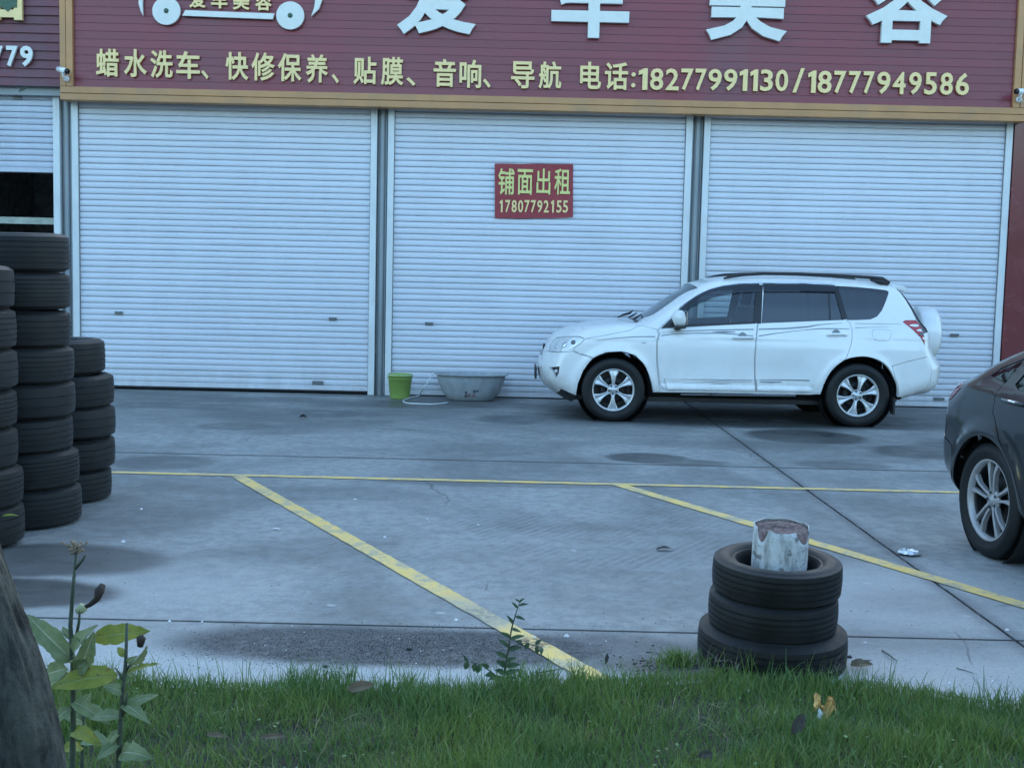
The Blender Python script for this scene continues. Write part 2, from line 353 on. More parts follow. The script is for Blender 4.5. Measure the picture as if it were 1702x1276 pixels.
    c = mix_c(nt, mapr(nt, fine, 0.25, 0.75, 0.0, 0.30), c, (0.10, 0.10, 0.10))
    c = mix_c(nt, mapr(nt, noise(nt, pos, 170, 4, 0.8), 0.52, 0.72, 0, 0.5), c, (0.09, 0.09, 0.09)); c = mix_c(nt, mapr(nt, noise(nt, pos, 130, 4, 0.8), 0.56, 0.75, 0, 0.5), c, (0.5, 0.5, 0.49))
    # paint drips and chips
    vo = N(nt, 'ShaderNodeTexVoronoi'); vo.inputs['Scale'].default_value = 2.3; nt.links.new(w4.outputs[0], vo.inputs['Vector'])
    c = mix_c(nt, math_n(nt, 'MULTIPLY', mapr(nt, vo.outputs['Distance'], 0.035, 0.06, 1, 0), mapr(nt, sy.outputs[1], 10, 8, 0, 0.6)), c, (0.5, 0.5, 0.49))
    # fine hairline cracks
    vc = N(nt, 'ShaderNodeTexVoronoi', feature='DISTANCE_TO_EDGE'); vc.inputs['Scale'].default_value = 0.42; nt.links.new(w4.outputs[0], vc.inputs['Vector'])
    ck = math_n(nt, 'MULTIPLY', mapr(nt, vc.outputs['Distance'], 0.0, 0.0035, 0.6, 0), mapr(nt, noise(nt, pos, .8, 3), 0.54, 0.60))
    c = mix_c(nt, ck, c, (0.05, 0.05, 0.05))
    # dirt along the joints
    jw = math_n(nt, 'MULTIPLY', math_n(nt, 'SUBTRACT', noise(nt, pos, 6, 4), .5), .03)
    A, B = gp(1190, 705), gp(1690, 1065); dd = Vector((B.x-A.x, B.y-A.y)).normalized()
    px_ = math_n(nt, 'ADD', math_n(nt, 'MULTIPLY', math_n(nt, 'SUBTRACT', sy.outputs[0], A.x), -dd.y), math_n(nt, 'MULTIPLY', math_n(nt, 'SUBTRACT', sy.outputs[1], A.y), dd.x))
    dj = math_n(nt, 'ABSOLUTE', math_n(nt, 'ADD', px_, jw))
    c = mix_c(nt, mapr(nt, dj, 0.006, 0.014, .85, 0), c, (.035, .035, .035)); c = mix_c(nt, mapr(nt, dj, 0.0, 0.10, .45, 0), c, (.09, .085, .085))
    for yj, wj in ((gp(200, 1030).y+0.01, .010), (gp(700, 763).y, .022)):
        d_ = math_n(nt, 'ABSOLUTE', math_n(nt, 'ADD', math_n(nt, 'SUBTRACT', sy.outputs[1], yj), math_n(nt, 'MULTIPLY', jw, .3)))
        c = mix_c(nt, mapr(nt, d_, wj, wj*1.8, .7, 0), c, (.05, .05, .052))
    nt.links.new(c, p.inputs['Base Color'])
    r = math_n(nt, 'SUBTRACT', mapr(nt, mid, 0.3, 0.7, 0.62, 0.9), math_n(nt, 'MULTIPLY', wet_and_shade, 0.30), True)
    r = math_n(nt, 'SUBTRACT', r, math_n(nt, 'MULTIPLY', far, 0.22), True)
    nt.links.new(r, p.inputs['Roughness'])
    b = N(nt, 'ShaderNodeBump'); b.inputs['Distance'].default_value = 0.004
    h = math_n(nt, 'ADD', math_n(nt, 'MULTIPLY', fine, math_n(nt, 'ADD', 0.25, math_n(nt, 'MULTIPLY', grit, 2.0))), math_n(nt, 'MULTIPLY', mott, 0.3))
    nt.links.new(h, b.inputs['Height']); nt.links.new(b.outputs[0], p.inputs['Normal'])
    return m
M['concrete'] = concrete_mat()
def line_mat():
    m, nt, p = new_mat('yellow_road_paint')
    pos = N(nt, 'ShaderNodeNewGeometry').outputs['Position']
    a = noise(nt, pos, 6, 8, 0.75, 0.4); f = noise(nt, pos, 60, 6, 0.7)
    c = mix_c(nt, mapr(nt, a, 0.3, 0.7), (0.84, 0.55, 0.15), (0.88, 0.64, 0.26))
    wear = math_n(nt, 'MULTIPLY', mapr(nt, a, 0.44, 0.62), mapr(nt, f, 0.3, 0.6, 0.3, 0.9))
    c = mix_c(nt, wear, c, (0.33, 0.32, 0.27))
    GPOS[0] = pos
    rust = math_n(nt, 'MAXIMUM', ell(nt, 800, 1022, .16, .16, 1.0, .7), ell(nt, 885, 1070, .1, .1, 1.0, .7))
    rust = math_n(nt, 'MULTIPLY', rust, mapr(nt, noise(nt, pos, 35, 6), 0.4, 0.55))
    c = mix_c(nt, rust, c, (0.14, 0.09, 0.06))
    c = mix_c(nt, ell(nt, 800, 1015, .55, .35, .65, .8), c, (0.42, 0.39, 0.30))
    nt.links.new(c, p.inputs['Base Color']); p.inputs['Roughness'].default_value = 0.75
    b = N(nt, 'ShaderNodeBump'); b.inputs['Distance'].default_value = 0.002; nt.links.new(f, b.inputs['Height']); nt.links.new(b.outputs[0], p.inputs['Normal'])
    return m
M['line'] = line_mat()
M['soil'] = pm('lawn_soil', (0.045, 0.042, 0.030), 0.95, var=0.4, scale=12, bump=0.02, bscale=30, local=False)
M['far_ground'] = pm('far_ground', (0.10, 0.10, 0.095), 0.9, var=0.2, scale=0.5, local=False)
M['road'] = pm('road_asphalt', (0.05, 0.05, 0.052), 0.85, var=0.2, scale=2, bump=0.004, bscale=120, local=False)

# ------------------------------------------------------------------ the ground
tag(mesh_obj('ground', [(-600, -600, -0.16), (600, -600, -0.16), (600, 600, -0.16), (-600, 600, -0.16)], [(0, 1, 2, 3)], M['far_ground']), kind='structure')
tag(MB().box(-60, 60, -8.0, 0.9, -0.158, -0.04).build('road', M['road']), kind='structure')
tag(MB().box(-60, 60, 0.905, 1.06, -0.157, 0.06).build('kerb', pm('kerb_stone', (0.35, 0.35, 0.34), 0.85, bump=0.003, local=False), bevel=0.015), kind='structure')
lot = tag(empty('parking_lot'), kind='structure')
J = gp(1190, 705).x*0+1; jx_far = gp(1190, 705); jx_near = gp(1690, 1065)
def jointx(y): return jx_far.x+(jx_near.x-jx_far.x)*(y-jx_far.y)/(jx_near.y-jx_far.y)
yj1 = gp(200, 1030).y+0.01; yj2 = gp(700, 763).y
rows = [(3.4, yj1, 0.006), (yj1, yj2, 0.008), (yj2, WALL_Y+0.35, 0.004)]
cols = [-26.0, -20, -14.2, -8.6, None, 8.3, 14.0, 20, 26]
rg = random.Random(3)
for (ya, yb, g) in rows:
    for i in range(len(cols)-1):
        def xe(k, y): return jointx(y) if cols[k] is None else cols[k]
        h = 0.007; hh = 0.008
        top = -rg.random()*0.0015
        q = [(xe(i, ya)+hh, ya+h), (xe(i+1, ya)-hh, ya+h), (xe(i+1, yb)-hh, yb-h), (xe(i, yb)+hh, yb-h)]
        b = MB(); b.prism(q, -0.15, top, 'Z')
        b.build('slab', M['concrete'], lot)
tag(mesh_obj('ground_sand_bed', [(-27, 3.3, -0.02), (27, 3.3, -0.02), (27, WALL_Y+.3, -0.02), (-27, WALL_Y+.3, -0.02)], [(0, 1, 2, 3)],
    pm('joint_dirt', (0.02, 0.02, 0.02), 0.95, local=False)), kind='structure')
# yellow parking lines
def strip(a, b, wa, wb=None):
    a = Vector(a[:2]); b = Vector(b[:2]); d = (b-a).normalized(); n = Vector((-d.y, d.x)); wb = wb or wa
    L = (b-a).length; k = max(2, int(L/0.05)); vs_ = []; fs = []; r = random.Random(int(L*1000))
    for i in range(k+1):
        t = i/k; p = a.lerp(b, t); hw = (wa+(wb-wa)*t)/2
        vs_ += [(*(p+n*(hw+r.uniform(-.003, .003))), 0.0035), (*(p-n*(hw+r.uniform(-.003, .003))), 0.0035)]
        if i: fs.append((2*i-2, 2*i-1, 2*i+1, 2*i))
    return vs_, fs
LA = gp(100, 783); LB = gp(1600, 818.5)
dl = (LB-LA).normalized()
hor = strip(LA-dl*6, LA+dl*22, 0.085)
tag(mesh_obj('parking_line', hor[0], hor[1], M['line']), kind='structure')
P1a, P1b = gp(396, 792), gp(996, 1131); P2a, P2b = gp(1022, 804), gp(1702, 1006)
d2 = (P2b-P2a).normalized()
yoff = 0.04
for a, b, wd in ((P1a, P1b, 0.105), (P2a, P2a+d2*5.2, 0.105), (P2a+Vector((P2a.x-P1a.x, 0, 0)), P2a+Vector((P2a.x-P1a.x, 0, 0))+d2*5.2, 0.105), (P1a-Vector((P2a.x-P1a.x, 0, 0)), P1b-Vector((P2a.x-P1a.x, 0, 0)), 0.105)):
    s = strip(a, b, wd); o = mesh_obj('parking_line', [(v[0], v[1], 0.0042) for v in s[0]], s[1], M['line']); tag(o, kind='structure')

# ------------------------------------------------------------------ building
bld = empty('shop_building', (0, WALL_Y, 0))
tag(bld, 'single storey row of shop bays with grey pillars behind the roller shutters', 'building')
LZ = -WALL_Y
def bbox(name, x0, x1, y0, y1, z0, z1, m, bevel=0): return MB().box(x0, x1, y0-WALL_Y, y1-WALL_Y, z0, z1).build(name, m, bld, bevel=bevel)
top_z = vp(617, 178, WALL_Y).z+0.10
X = dict(l0=wx(92), l1=wx(103), p0=wx(104), p1=wx(121.8), a0=wx(122.5), a1=wx(133), a2=wx(614.8), a3=wx(625.2), q0=wx(626), q1=wx(642.6),
         b0=wx(643.2), b1=wx(653.5), b2=wx(1133.5), b3=wx(1144.2), r0=wx(1145), r1=wx(1162.5), c0=wx(1163.2), c1=wx(1173.6), c2=wx(1660.5), c3=wx(1671.2))
XL = X['l0']-3.75
for a, b in (('p0', 'p1'), ('q0', 'q1'), ('r0', 'r1')):
    x0, x1 = X[a], X[b]; xm = (x0+x1)/2; hw = (x1-x0)/2
    pr = []
    for t, dpt in ((-1, 0.10), (-1, 0.055), (-0.78, 0.052), (-0.62, 0.025), (-0.3, 0.005), (0, 0.0), (0.3, 0.005), (0.5, 0.02), (0.55, 0.04), (0.68, 0.04), (0.74, 0.02), (0.9, 0.022), (1, 0.05), (1, 0.10)):
        pr.append((xm+t*(hw-0.004), dpt-0.03))
    MB().prism(pr, 0.0, top_z+0.3, 'Z').build('pillar', M['pillar'], bld)
bbox('lintel', XL-0.1, X['c3']+0.02, WALL_Y+0.09, WALL_Y+0.3, top_z-0.02, 6.2, M['wall_grey'])
bbox('side_wall', X['c3']+0.012, X['c3']+1.9, WALL_Y-0.06, WALL_Y+0.3, 0, 4.02, M['wall_red'])
bbox('wall', X['c3']+1.905, 16, WALL_Y-0.04, WALL_Y+0.3, 0, 6.2, M['wall_grey'])
bbox('wall', -18, XL-0.1, WALL_Y-0.04, WALL_Y+0.3, 0, 6.2, M['wall_grey'])
bbox('roof', -18, 16, WALL_Y-0.06, WALL_Y+9.2, 6.2, 6.35, M['wall_grey'])
bbox('back_wall', -18, 16, WALL_Y+9.0, WALL_Y+9.2, 0, 6.19, M['dark_in'])
bbox('end_wall', -18, -17.8, WALL_Y+0.305, WALL_Y+8.99, 0, 6.19, M['wall_grey'])
bbox('end_wall', 15.8, 16, WALL_Y+0.305, WALL_Y+8.99, 0, 6.19, M['wall_grey'])
bbox('partition_wall', X['p0'], X['p1'], WALL_Y+0.11, WALL_Y+8.9, 0, 6.19, M['dark_in'])
bbox('partition_wall', XL-.3, XL-0.12, WALL_Y+0.31, WALL_Y+8.9, 0, 6.19, M['dark_in'])
bbox('ceiling', XL-.1, X['p0']-0.01, WALL_Y+0.31, WALL_Y+8.9, 3.9, 4.0, M['dark_in'])
bbox('floor', -17.7, 15.7, WALL_Y+0.36, WALL_Y+8.9, -0.1, -0.005, M['dark_in'])

# roller shutters
def make_shutter(x0, x1, xr0, xr1, zb, zt, label, m, group, xo0=None, locks=(), rails=(True, True), gap=False, pitch=0.0775, bar_z=None):
    t = empty('roller_shutter', ((x0+x1)/2, WALL_Y, 0)); tag(t, label, 'shutter', group)
    cx = (x0+x1)/2; w_ = (x1-x0)/2+0.012; zt2 = zt+0.10
    prof = [(0.018, 0.0005), (0.002, 0.004), (-0.003, 0.018), (-0.0045, 0.038), (-0.003, 0.058), (0.002, 0.0655), (0.020, 0.0672), (0.022, 0.0768), (0.010, pitch+0.0005)]
    n = len(prof); K = 14; rs = random.Random(int(x0*100)+5); variants = []
    for q_ in range(6):
        v = []; f = []; ph = [rs.uniform(0, 6.3) for _ in range(4)]; am = rs.uniform(.0008, .0036)
        for k in range(K+1):
            x_ = w_*(2*k/K-1); e = am*(math.sin(x_*2.1+ph[0])+.6*math.sin(x_*5.3+ph[1]))*math.sin(PI*k/K); e2 = .0006*math.sin(x_*3.1+ph[2])*math.sin(PI*k/K)
            for y, z in prof: v.append((x_, y+e*(z/.04 if z < .04 else 1), z+e2))
        for k in range(K):
            for i in range(n-1): f.append((k*n+i, (k+1)*n+i, (k+1)*n+i+1, k*n+i+1))
        o = mesh_obj('slat', v, f, m); me_ = o.data; bpy.data.objects.remove(o)
        bm = bmesh.new(); bm.from_mesh(me_); bmesh.ops.recalc_face_normals(bm, faces=bm.faces)
        if sum(fc.normal.y*fc.calc_area() for fc in bm.faces) > 0: bmesh.ops.reverse_faces(bm, faces=bm.faces)
        bm.to_mesh(me_); bm.free(); variants.append(me_)
    z = zb+0.075
    while z < zt2:
        o = link(bpy.data.objects.new('slat', rs.choice(variants)), t)
        o.location = (0, rs.uniform(-.0015, .0015), z); o.rotation_euler = (rs.uniform(-.012, .012), rs.uniform(-.0003, .0003), 0)
        z += pitch
    MB().box(-w_, w_, -0.012, 0.02, zb+0.012, zb+0.074).build('bottom_bar', m, t, bevel=0.003)
    MB().box(-w_, w_, -0.006, 0.014, zb-0.012 if gap else zb, zb+0.0115).build('rubber_seal', M['rubber_seal'], t)
    for on, (ra, rb), s in ((rails[0], (xr0, x0), 1), (rails[1], (x1, xr1), -1)):
        if not on: continue
        b = MB(); a_, b_ = ra-cx, rb-cx
        inner = b_ if s == 1 else a_; outer = a_ if s == 1 else b_
        b.box(min(inner, outer), max(inner, outer), -0.045, -0.018, 0.001, zt)
        r = b.build('guide_rail', M['rail'], t, bevel=0.004)
        e = 0.006*s
        MB().box(min(inner, inner+e), max(inner, inner+e), -0.017, -0.0125, 0.001, zt).build('brush_strip', M['rail_dark'], r)
        MB().box(min(inner, outer), max(inner, outer), -0.0175, 0.06, 0.001, zt).build('rail_back', M['rail'], r)
    for (lx, ly, lw, lh) in locks:
        c = vp(lx, ly, WALL_Y-0.02); s_ = 0.0079
        b = MB().box(-lw*s_/2, lw*s_/2, -0.019, -0.006, -lh*s_/2, lh*s_/2)
        b.box(-lw*s_/4, lw*s_/4, -0.026, -0.0195, -lh*s_/5, lh*s_/5)
        b.build('lock_plate', M['lock'], t, loc=(c.x-cx, 0, c.z), bevel=0.002)
    return t
zt = vp(617, 178, WALL_Y).z+0.02
g_ = 'roller shutters of the shop row'
make_shutter(X['a1'], X['a2'], X['a0'], X['a3'], 0.035, zt, 'closed white roller shutter behind the tyre stacks, with a black gap at its foot', M['slat'], g_, locks=((197, 520, 13, 5), (553, 530, 13, 5), (528, 636, 18, 6)), gap=True)
make_shutter(X['b1'], X['b2'], X['b0'], X['b3'], 0.004, zt, 'closed white roller shutter carrying the red banner, behind bucket and basin', M['slat'], g_, locks=((713, 538, 13, 5),))
make_shutter(X['c1'], X['c2'], X['c0'], X['c3'], 0.004, zt, 'closed white roller shutter behind the rear half of the white car', M['slat'], g_, locks=((1587, 557, 14, 5), (1561, 663, 18, 5), (1240, 545, 13, 5)))
zhalf = vp(50, 288, WALL_Y).z
make_shutter(XL, X['l0'], XL-0.08, X['l1'], zhalf, zt+0.03, 'half raised faded roller shutter with a dark opening below it, leftmost bay', M['slat_old'], g_, locks=((28, 163, 14, 5),), pitch=0.0775)
# storage rack in the dark bay
rk = empty('storage_rack', (XL+2.2, WALL_Y+0.9, 0)); tag(rk, 'dim metal storage rack with a pale beam inside the open left bay', 'rack')
zb = vp(45, 367, WALL_Y+0.9).z
for sx in (-1.9, 1.46): MB().box(sx-.03, sx+.03, -.03, .03, 0, 3.4).box(sx-.03, sx+.03, .8, .86, 0, 3.4).build('post', M['dark_in'], rk)
for z in (0.7, zb, 3.1):
    MB().box(-1.86, 1.42, -.045, -.005, z-.045, z+.045).build('beam', M['beam'], rk)
    MB().box(-1.86, 1.42, 0.0, .82, z-.01, z+.01).build('shelf', M['dark_in'], rk)

# ------------------------------------------------------------------ sign boards
def plank(name, x0, x1, z0, z1, y, m, parent, lap=0.007):
    v = [(x0, y, z0), (x1, y, z0), (x1, y+lap, z1), (x0, y+lap, z1), (x0, y+lap+.008, z1), (x1, y+lap+.008, z1), (x1, y+.014, z0+.001), (x0, y+.014, z0+.001)]
    return mesh_obj(name, v, [(0, 1, 2, 3), (3, 2, 5, 4), (1, 0, 7, 6)], m, parent)
sg = empty('shop_sign', (0, SIGN_Y, 3.6)); tag(sg, 'long maroon boarded shop sign with gold frame over three shutters', 'sign')
zf0 = vp(850, 183, SIGN_Y-.04).z; zf1 = vp(850, 160.5, SIGN_Y-.04).z
fx0 = vp(100, 150, SIGN_Y-.04).x; fx1 = vp(121, 100, SIGN_Y-.04).x; fx2 = vp(1684, 170, SIGN_Y-.04).x; fx3 = vp(1708, 170, SIGN_Y-.04).x
ZT = 5.75
def sbox(name, x0, x1, y0, y1, z0, z1, m, bevel=0): return MB().box(x0, x1, y0-SIGN_Y, y1-SIGN_Y, z0-3.6, z1-3.6).build(name, m, sg, bevel=bevel)
zmid = (zf0+zf1)/2
sbox('frame_board', fx0, fx3, SIGN_Y-.05, WALL_Y-.08, zf0, zmid-.003, M['gold'], .006)
sbox('frame_board', fx0, fx3, SIGN_Y-.045, WALL_Y-.08, zmid+.003, zf1, M['gold'], .006)
for a, b in ((fx0, fx1), (fx2, fx3)):
    mx = a+(b-a)*0.48
    sbox('frame_board', a, mx-.003, SIGN_Y-.045, WALL_Y-.06, zf1+.002, ZT, M['gold'], .006)
    sbox('frame_board', mx+.003, b, SIGN_Y-.05, WALL_Y-.06, zf1+.002, ZT, M['gold'], .006)
sbox('frame_board', fx0, fx3, SIGN_Y-.05, WALL_Y-.08, ZT+.002, ZT+.17, M['gold'], .006)
z = zf1+.002; ip = 0.099; first = None; rs = random.Random(4)
while z+ip < ZT:
    if first is None: first = o = plank('sign_board', fx1+.002, fx2-.002, 0, ip, 0, M['maroon'], sg)
    else: o = link(first.copy(), sg)
    o.location = (0, rs.uniform(-.0008, .0008), z-3.6); z += ip
sbox('backing', fx1, fx2, SIGN_Y+.04, WALL_Y-.1, zf1+.01, ZT-.01, M['wall_grey'])
# older sign of the next shop, left
so_ = empty('neighbour_sign', (XL+1.8, SIGN_Y+.02, 3.6)); tag(so_, 'older maroon lapped board sign at top left with white digits 779', 'sign')
zo = vp(50, 143, SIGN_Y+.02).z; x0_, x1_ = XL-.1-so_.location.x, fx0-.012-so_.location.x; z = zo; first = None; ip2 = 0.1095
while z < ZT:
    if first is None: first = o = plank('sign_board', x0_, x1_, 0, ip2, 0, M['maroon_old'], so_, lap=.022)
    else: o = link(first.copy(), so_)
    o.location = (0, rs.uniform(-.002, .002), z-3.6); o.rotation_euler = (0, rs.uniform(-.0012, .0012), 0); z += ip2
MB().box(x0_, x1_, .03, .12, zo-3.6+.01, ZT-3.6).build('backing', M['wall_grey'], so_)
MB().box(x0_, x1_-.03, .10, .14, zo-3.6-.10, zo-3.6+.008).build('head_box', M['pillar'], so_)

# lettering
def _in(pts, poly):
    x, y = pts[:, 0], pts[:, 1]; c = np.zeros(len(pts), bool); P = np.array(poly)
    for (x0, y0), (x1, y1) in zip(P, np.roll(P, -1, 0)):
        if y0 == y1: continue
        c ^= ((y0 > y) != (y1 > y)) & (x < (x1-x0)*(y-y0)/(y1-y0)+x0)
    return c
def bold_glyph(ch, bold):
    """flat mesh of a character, its strokes thickened by `bold` em on every side"""
    cu = bpy.data.curves.new('t', 'FONT'); cu.body = ch; cu.size = 1.0; cu.resolution_u = 3
    ob = bpy.data.objects.new('t', cu); COL.objects.link(ob); bpy.context.view_layer.update()
    me0 = bpy.data.meshes.new_from_object(ob.evaluated_get(bpy.context.evaluated_depsgraph_get()))
    bpy.data.objects.remove(ob); bpy.data.curves.remove(cu)
    bm = bmesh.new(); bm.from_mesh(me0); bmesh.ops.remove_doubles(bm, verts=bm.verts, dist=1e-5)
    tris = [np.array([v.co[:2] for v in f.verts]) for f in bm.faces]
    nxt = {}
    for e in bm.edges:
        if len(e.link_faces) == 1:
            l = e.link_loops[0]; a_, b_ = l.vert, l.link_loop_next.vert
            if e.link_faces[0].normal.z < 0: a_, b_ = b_, a_
            nxt.setdefault(a_.index, []).append(b_.index)
    bm.verts.ensure_lookup_table(); loops = []
    while nxt:
        st = next(iter(nxt)); lp = [st]; cur = nxt[st].pop()
        if not nxt[st]: del nxt[st]
        while cur != st and cur in nxt:
            lp.append(cur); n_ = nxt[cur].pop()
            if not nxt[cur]: del nxt[cur]
            cur = n_
        if len(lp) > 2: loops.append(np.array([bm.verts[i].co[:2] for i in lp]))
    bm.free()
    if ch == '1': loops = [np.array([(.30, .682), (.235, .682), (.09, .60), (.09, .50), (.195, .545), (.195, 0), (.30, 0)])]
    if not loops: return None
    pts = []; edges = []
    for P in loops:
        A = np.roll(P, 1, 0); B = np.roll(P, -1, 0); d1 = P-A; d2 = B-P
        d1 /= np.linalg.norm(d1, axis=1)[:, None]+1e-9; d2 /= np.linalg.norm(d2, axis=1)[:, None]+1e-9
        n1 = np.c_[d1[:, 1], -d1[:, 0]]; n2 = np.c_[d2[:, 1], -d2[:, 0]]; nn = n1+n2
        nn /= np.maximum(.5, (nn*nn).sum(1)[:, None]/2); Q = P+nn*bold; k = len(pts)
        pts += Q.tolist(); edges += [(k+i, k+(i+1) % len(Q)) for i in range(len(Q))]
    vo, eo, fo, *_ = delaunay_2d_cdt([Vector(p) for p in pts], edges, [], 0, 1e-6, False)
    V = np.array([v[:] for v in vo]); F = np.array([f[:] for f in fo if len(f) == 3]); C = V[F].mean(1)
    ins = np.zeros(len(C), bool)
    for P in loops: ins ^= _in(C, P)
    dist = np.full(len(C), 9.0)
    for P in loops:
        for a_, b_ in zip(P, np.roll(P, -1, 0)):
            d = b_-a_; L = d@d
            if L < 1e-12: continue
            t = np.clip(((C-a_)@d)/L, 0, 1); q = C-(a_+t[:, None]*d); dist = np.minimum(dist, np.sqrt((q*q).sum(1)))
    F = F[ins | (dist < bold*.93)]
    me = bpy.data.meshes.new('glyph'); used, inv = np.unique(F, return_inverse=True); F = inv.reshape(-1, 3)
    me.from_pydata(np.c_[V[used], np.zeros(len(used))].tolist(), [], F.tolist())
    return me
def glyph(name, ch, x0, x1, y0, y1, Yp, m, parent, thick=0.035, bold=0.012, off=None, sub=None, gap=.012):
    """one raised character filling the box given by its edges in the photograph on the plane Yp"""
    me = bold_glyph(ch, bold)
    if me is None: return None
    co = np.array([v.co[:] for v in me.vertices])
    tl, tr, bl = vp((x0+x1)/2, y0, Yp), vp(x1, (y0+y1)/2, Yp), vp((x0+x1)/2, y1, Yp); l = vp(x0, (y0+y1)/2, Yp)
    mn, mxx = co.min(0), co.max(0)
    sx = (tr.x-l.x)/max(1e-6, mxx[0]-mn[0]); sz = (tl.z-bl.z)/max(1e-6, mxx[1]-mn[1])
    bm = bmesh.new(); bm.from_mesh(me); bmesh.ops.remove_doubles(bm, verts=bm.verts, dist=1e-5)
    for v in bm.verts: v.co = ((v.co.x-mn[0])*sx, 0, (v.co.y-mn[1])*sz)
    r = bmesh.ops.extrude_face_region(bm, geom=bm.faces[:])
    for e in r['geom']:
        if isinstance(e, bmesh.types.BMVert): e.co.y -= thick
    bmesh.ops.recalc_face_normals(bm, faces=bm.faces); bm.to_mesh(me); bm.free(); me.name = name
    me.materials.clear(); me.materials.append(m)
    o = bpy.data.objects.new(name, me); link(o, parent)
    p = parent.location; o.location = (l.x-p.x, Yp-p.y-gap, bl.z-p.z)
    return o
row = [('蜡', 161.4, 198.8, 82.6, 128.4), ('水', 207.5, 245.3, 82.9, 129.3), ('洗', 251.3, 288.4, 85, 130.8), ('车', 294.4, 333.4, 86.5, 132.3), ('、', 335.8, 347.8, 118, 132.3),
       ('快', 376, 414, 88, 134.4), ('修', 419, 457.8, 88.6, 135.3), ('保', 463, 502, 90, 136.5), ('养', 509, 546, 91.6, 139), ('、', 552, 564, 124, 139.5),
       ('贴', 588, 626, 95.5, 141.3), ('膜', 634, 671, 96, 142.8), ('、', 675.8, 691, 129.7, 143.8), ('音', 721, 758, 99.4, 145.6), ('响', 764, 800, 100.5, 147.3), ('、', 802.7, 815.7, 132, 147.3),
       ('导', 849.6, 888.3, 103.3, 148), ('航', 895.4, 933, 103.3, 148.7), ('电', 964, 999, 104, 149), ('话', 1005, 1043.4, 104.7, 150.5), (':', 1048.7, 1055.8, 121.6, 146.3)]
dg = [('1', 1061, 1075.8), ('8', 1080, 1102), ('2', 1105.8, 1127.7), ('7', 1131.5, 1151.6), ('7', 1155, 1173.5), ('9', 1176.6, 1198.6), ('9', 1202.5, 1224.6), ('1', 1228.5, 1241.5), ('1', 1246, 1258.7), ('3', 1262.9, 1283.6), ('0', 1287.9, 1308.9)]
dg2 = [('1', 1342, 1355), ('8', 1358.2, 1381), ('7', 1385, 1404.6), ('7', 1409.5, 1429), ('7', 1433.8, 1451.6), ('9', 1456.5, 1478.3), ('4', 1482.5, 1503.6), ('9', 1509.4, 1530), ('5', 1535.3, 1555.5), ('8', 1561.3, 1582), ('6', 1587.2, 1609)]
for ch, a, b in dg: yb = 150.6+(a-1060)*0.0105; row.append((ch, a, b, yb-36, yb))
row.append(('/', 1317, 1335.5, 114.5, 155))
for ch, a, b in dg2: yb = 155.5+(a-1341)*0.0155; row.append((ch, a, b, yb-37, yb))
for ch, a, b, c, d in row:
    cjk = ord(ch) > 0x3000 and ch != '、'
    glyph('letter', ch, a, b, c, d, SIGN_Y, M['letter_gold'], sg, 0.03, 0.020 if cjk else (0.017 if ch.isdigit() else 0.01))
for ch, a, b, c, d in (('爱', 661.7, 792, -76, 60), ('车', 917, 1046, -72, 65), ('美', 1174, 1308, -67, 69.7), ('容', 1438, 1572.6, -62, 74)):
    glyph('letter', ch, a, b, c, d, SIGN_Y, M['letter_white'], sg, 0.06, 0.030)
for ch, a, b, d in (('爱', 316, 343, 14.5), ('车', 352, 379, 15.5), ('美', 388, 416, 17.8), ('容', 425, 452.6, 19)):
    glyph('letter', ch, a, b, d-30, d, SIGN_Y, M['letter_gold'], sg, 0.03, 0.022)
for ch, a, b in (('7', -13, 7), ('7', 12.5, 31.5), ('9', 35.5, 56.4)):
    glyph('letter', ch, a, b, 77.5, 111.8, SIGN_Y+.02, M['letter_white'], so_, 0.03, 0.03)
glyph('letter', '胎', -52, 48, -62, 36.5, SIGN_Y+.02, M['letter_gold'], so_, 0.05, 0.032)
def flat_poly(name, px, Yp, m, parent, thick=.03, gap=.012):
    p = parent.location; pts = [vp(x, y, Yp) for x, y in px]
    b = MB().prism([(q.x-p.x, q.z-p.z) for q in pts], Yp-p.y-gap-thick, Yp-p.y-gap)
    return b.build(name, m, parent)
flat_poly('pennant', [(-32, -40), (32, -40), (32, 15), (24, 15), (17, 22), (10, 17), (0, 11.5), (-32, 11.5)], SIGN_Y+.02, M['green_print'], so_, .004, .064)
def circ(cx, cy, r, n=28): return [(cx+r*math.cos(2*PI*k/n), cy+r*math.sin(2*PI*k/n)) for k in range(n)]
lg = []
for cx, cy in ((278.5, 20), (483.7, 27.7)):
    wv = flat_poly('emblem_wheel', circ(cx, cy, 23.2), SIGN_Y, M['letter_white'], sg, .045)
    q = vp(cx, cy, SIGN_Y); l_ = MB(); l_.lathe([(0, 0), (.03, 0), (.03, -.004), (0, -.006)], 16, 'Y'); l_.build('emblem_hub', M['green_print'], wv, loc=(q.x-sg.location.x, -.0585, q.z-sg.location.z))
flat_poly('emblem_bar', [(305, 28), (310, 19), (457.5, 24.5), (454.6, 34)], SIGN_Y, M['letter_white'], sg, .045)
flat_poly('emblem_outline', [(240, 28), (236, 20), (232.5, 8), (233, -8), (240, -24), (262, -36), (300, -46), (330, -70), (400, -78), (450, -70), (490, -46), (520, -34), (535, -14), (536.5, 2), (531, 17), (518.6, 29), (523, 16), (525, 4), (521, -8), (508, -22), (480, -34), (446, -58), (400, -66), (336, -60), (306, -36), (262, -26), (244, -16), (239.5, -4), (239, 10)], SIGN_Y, M['letter_white'], sg, .045)

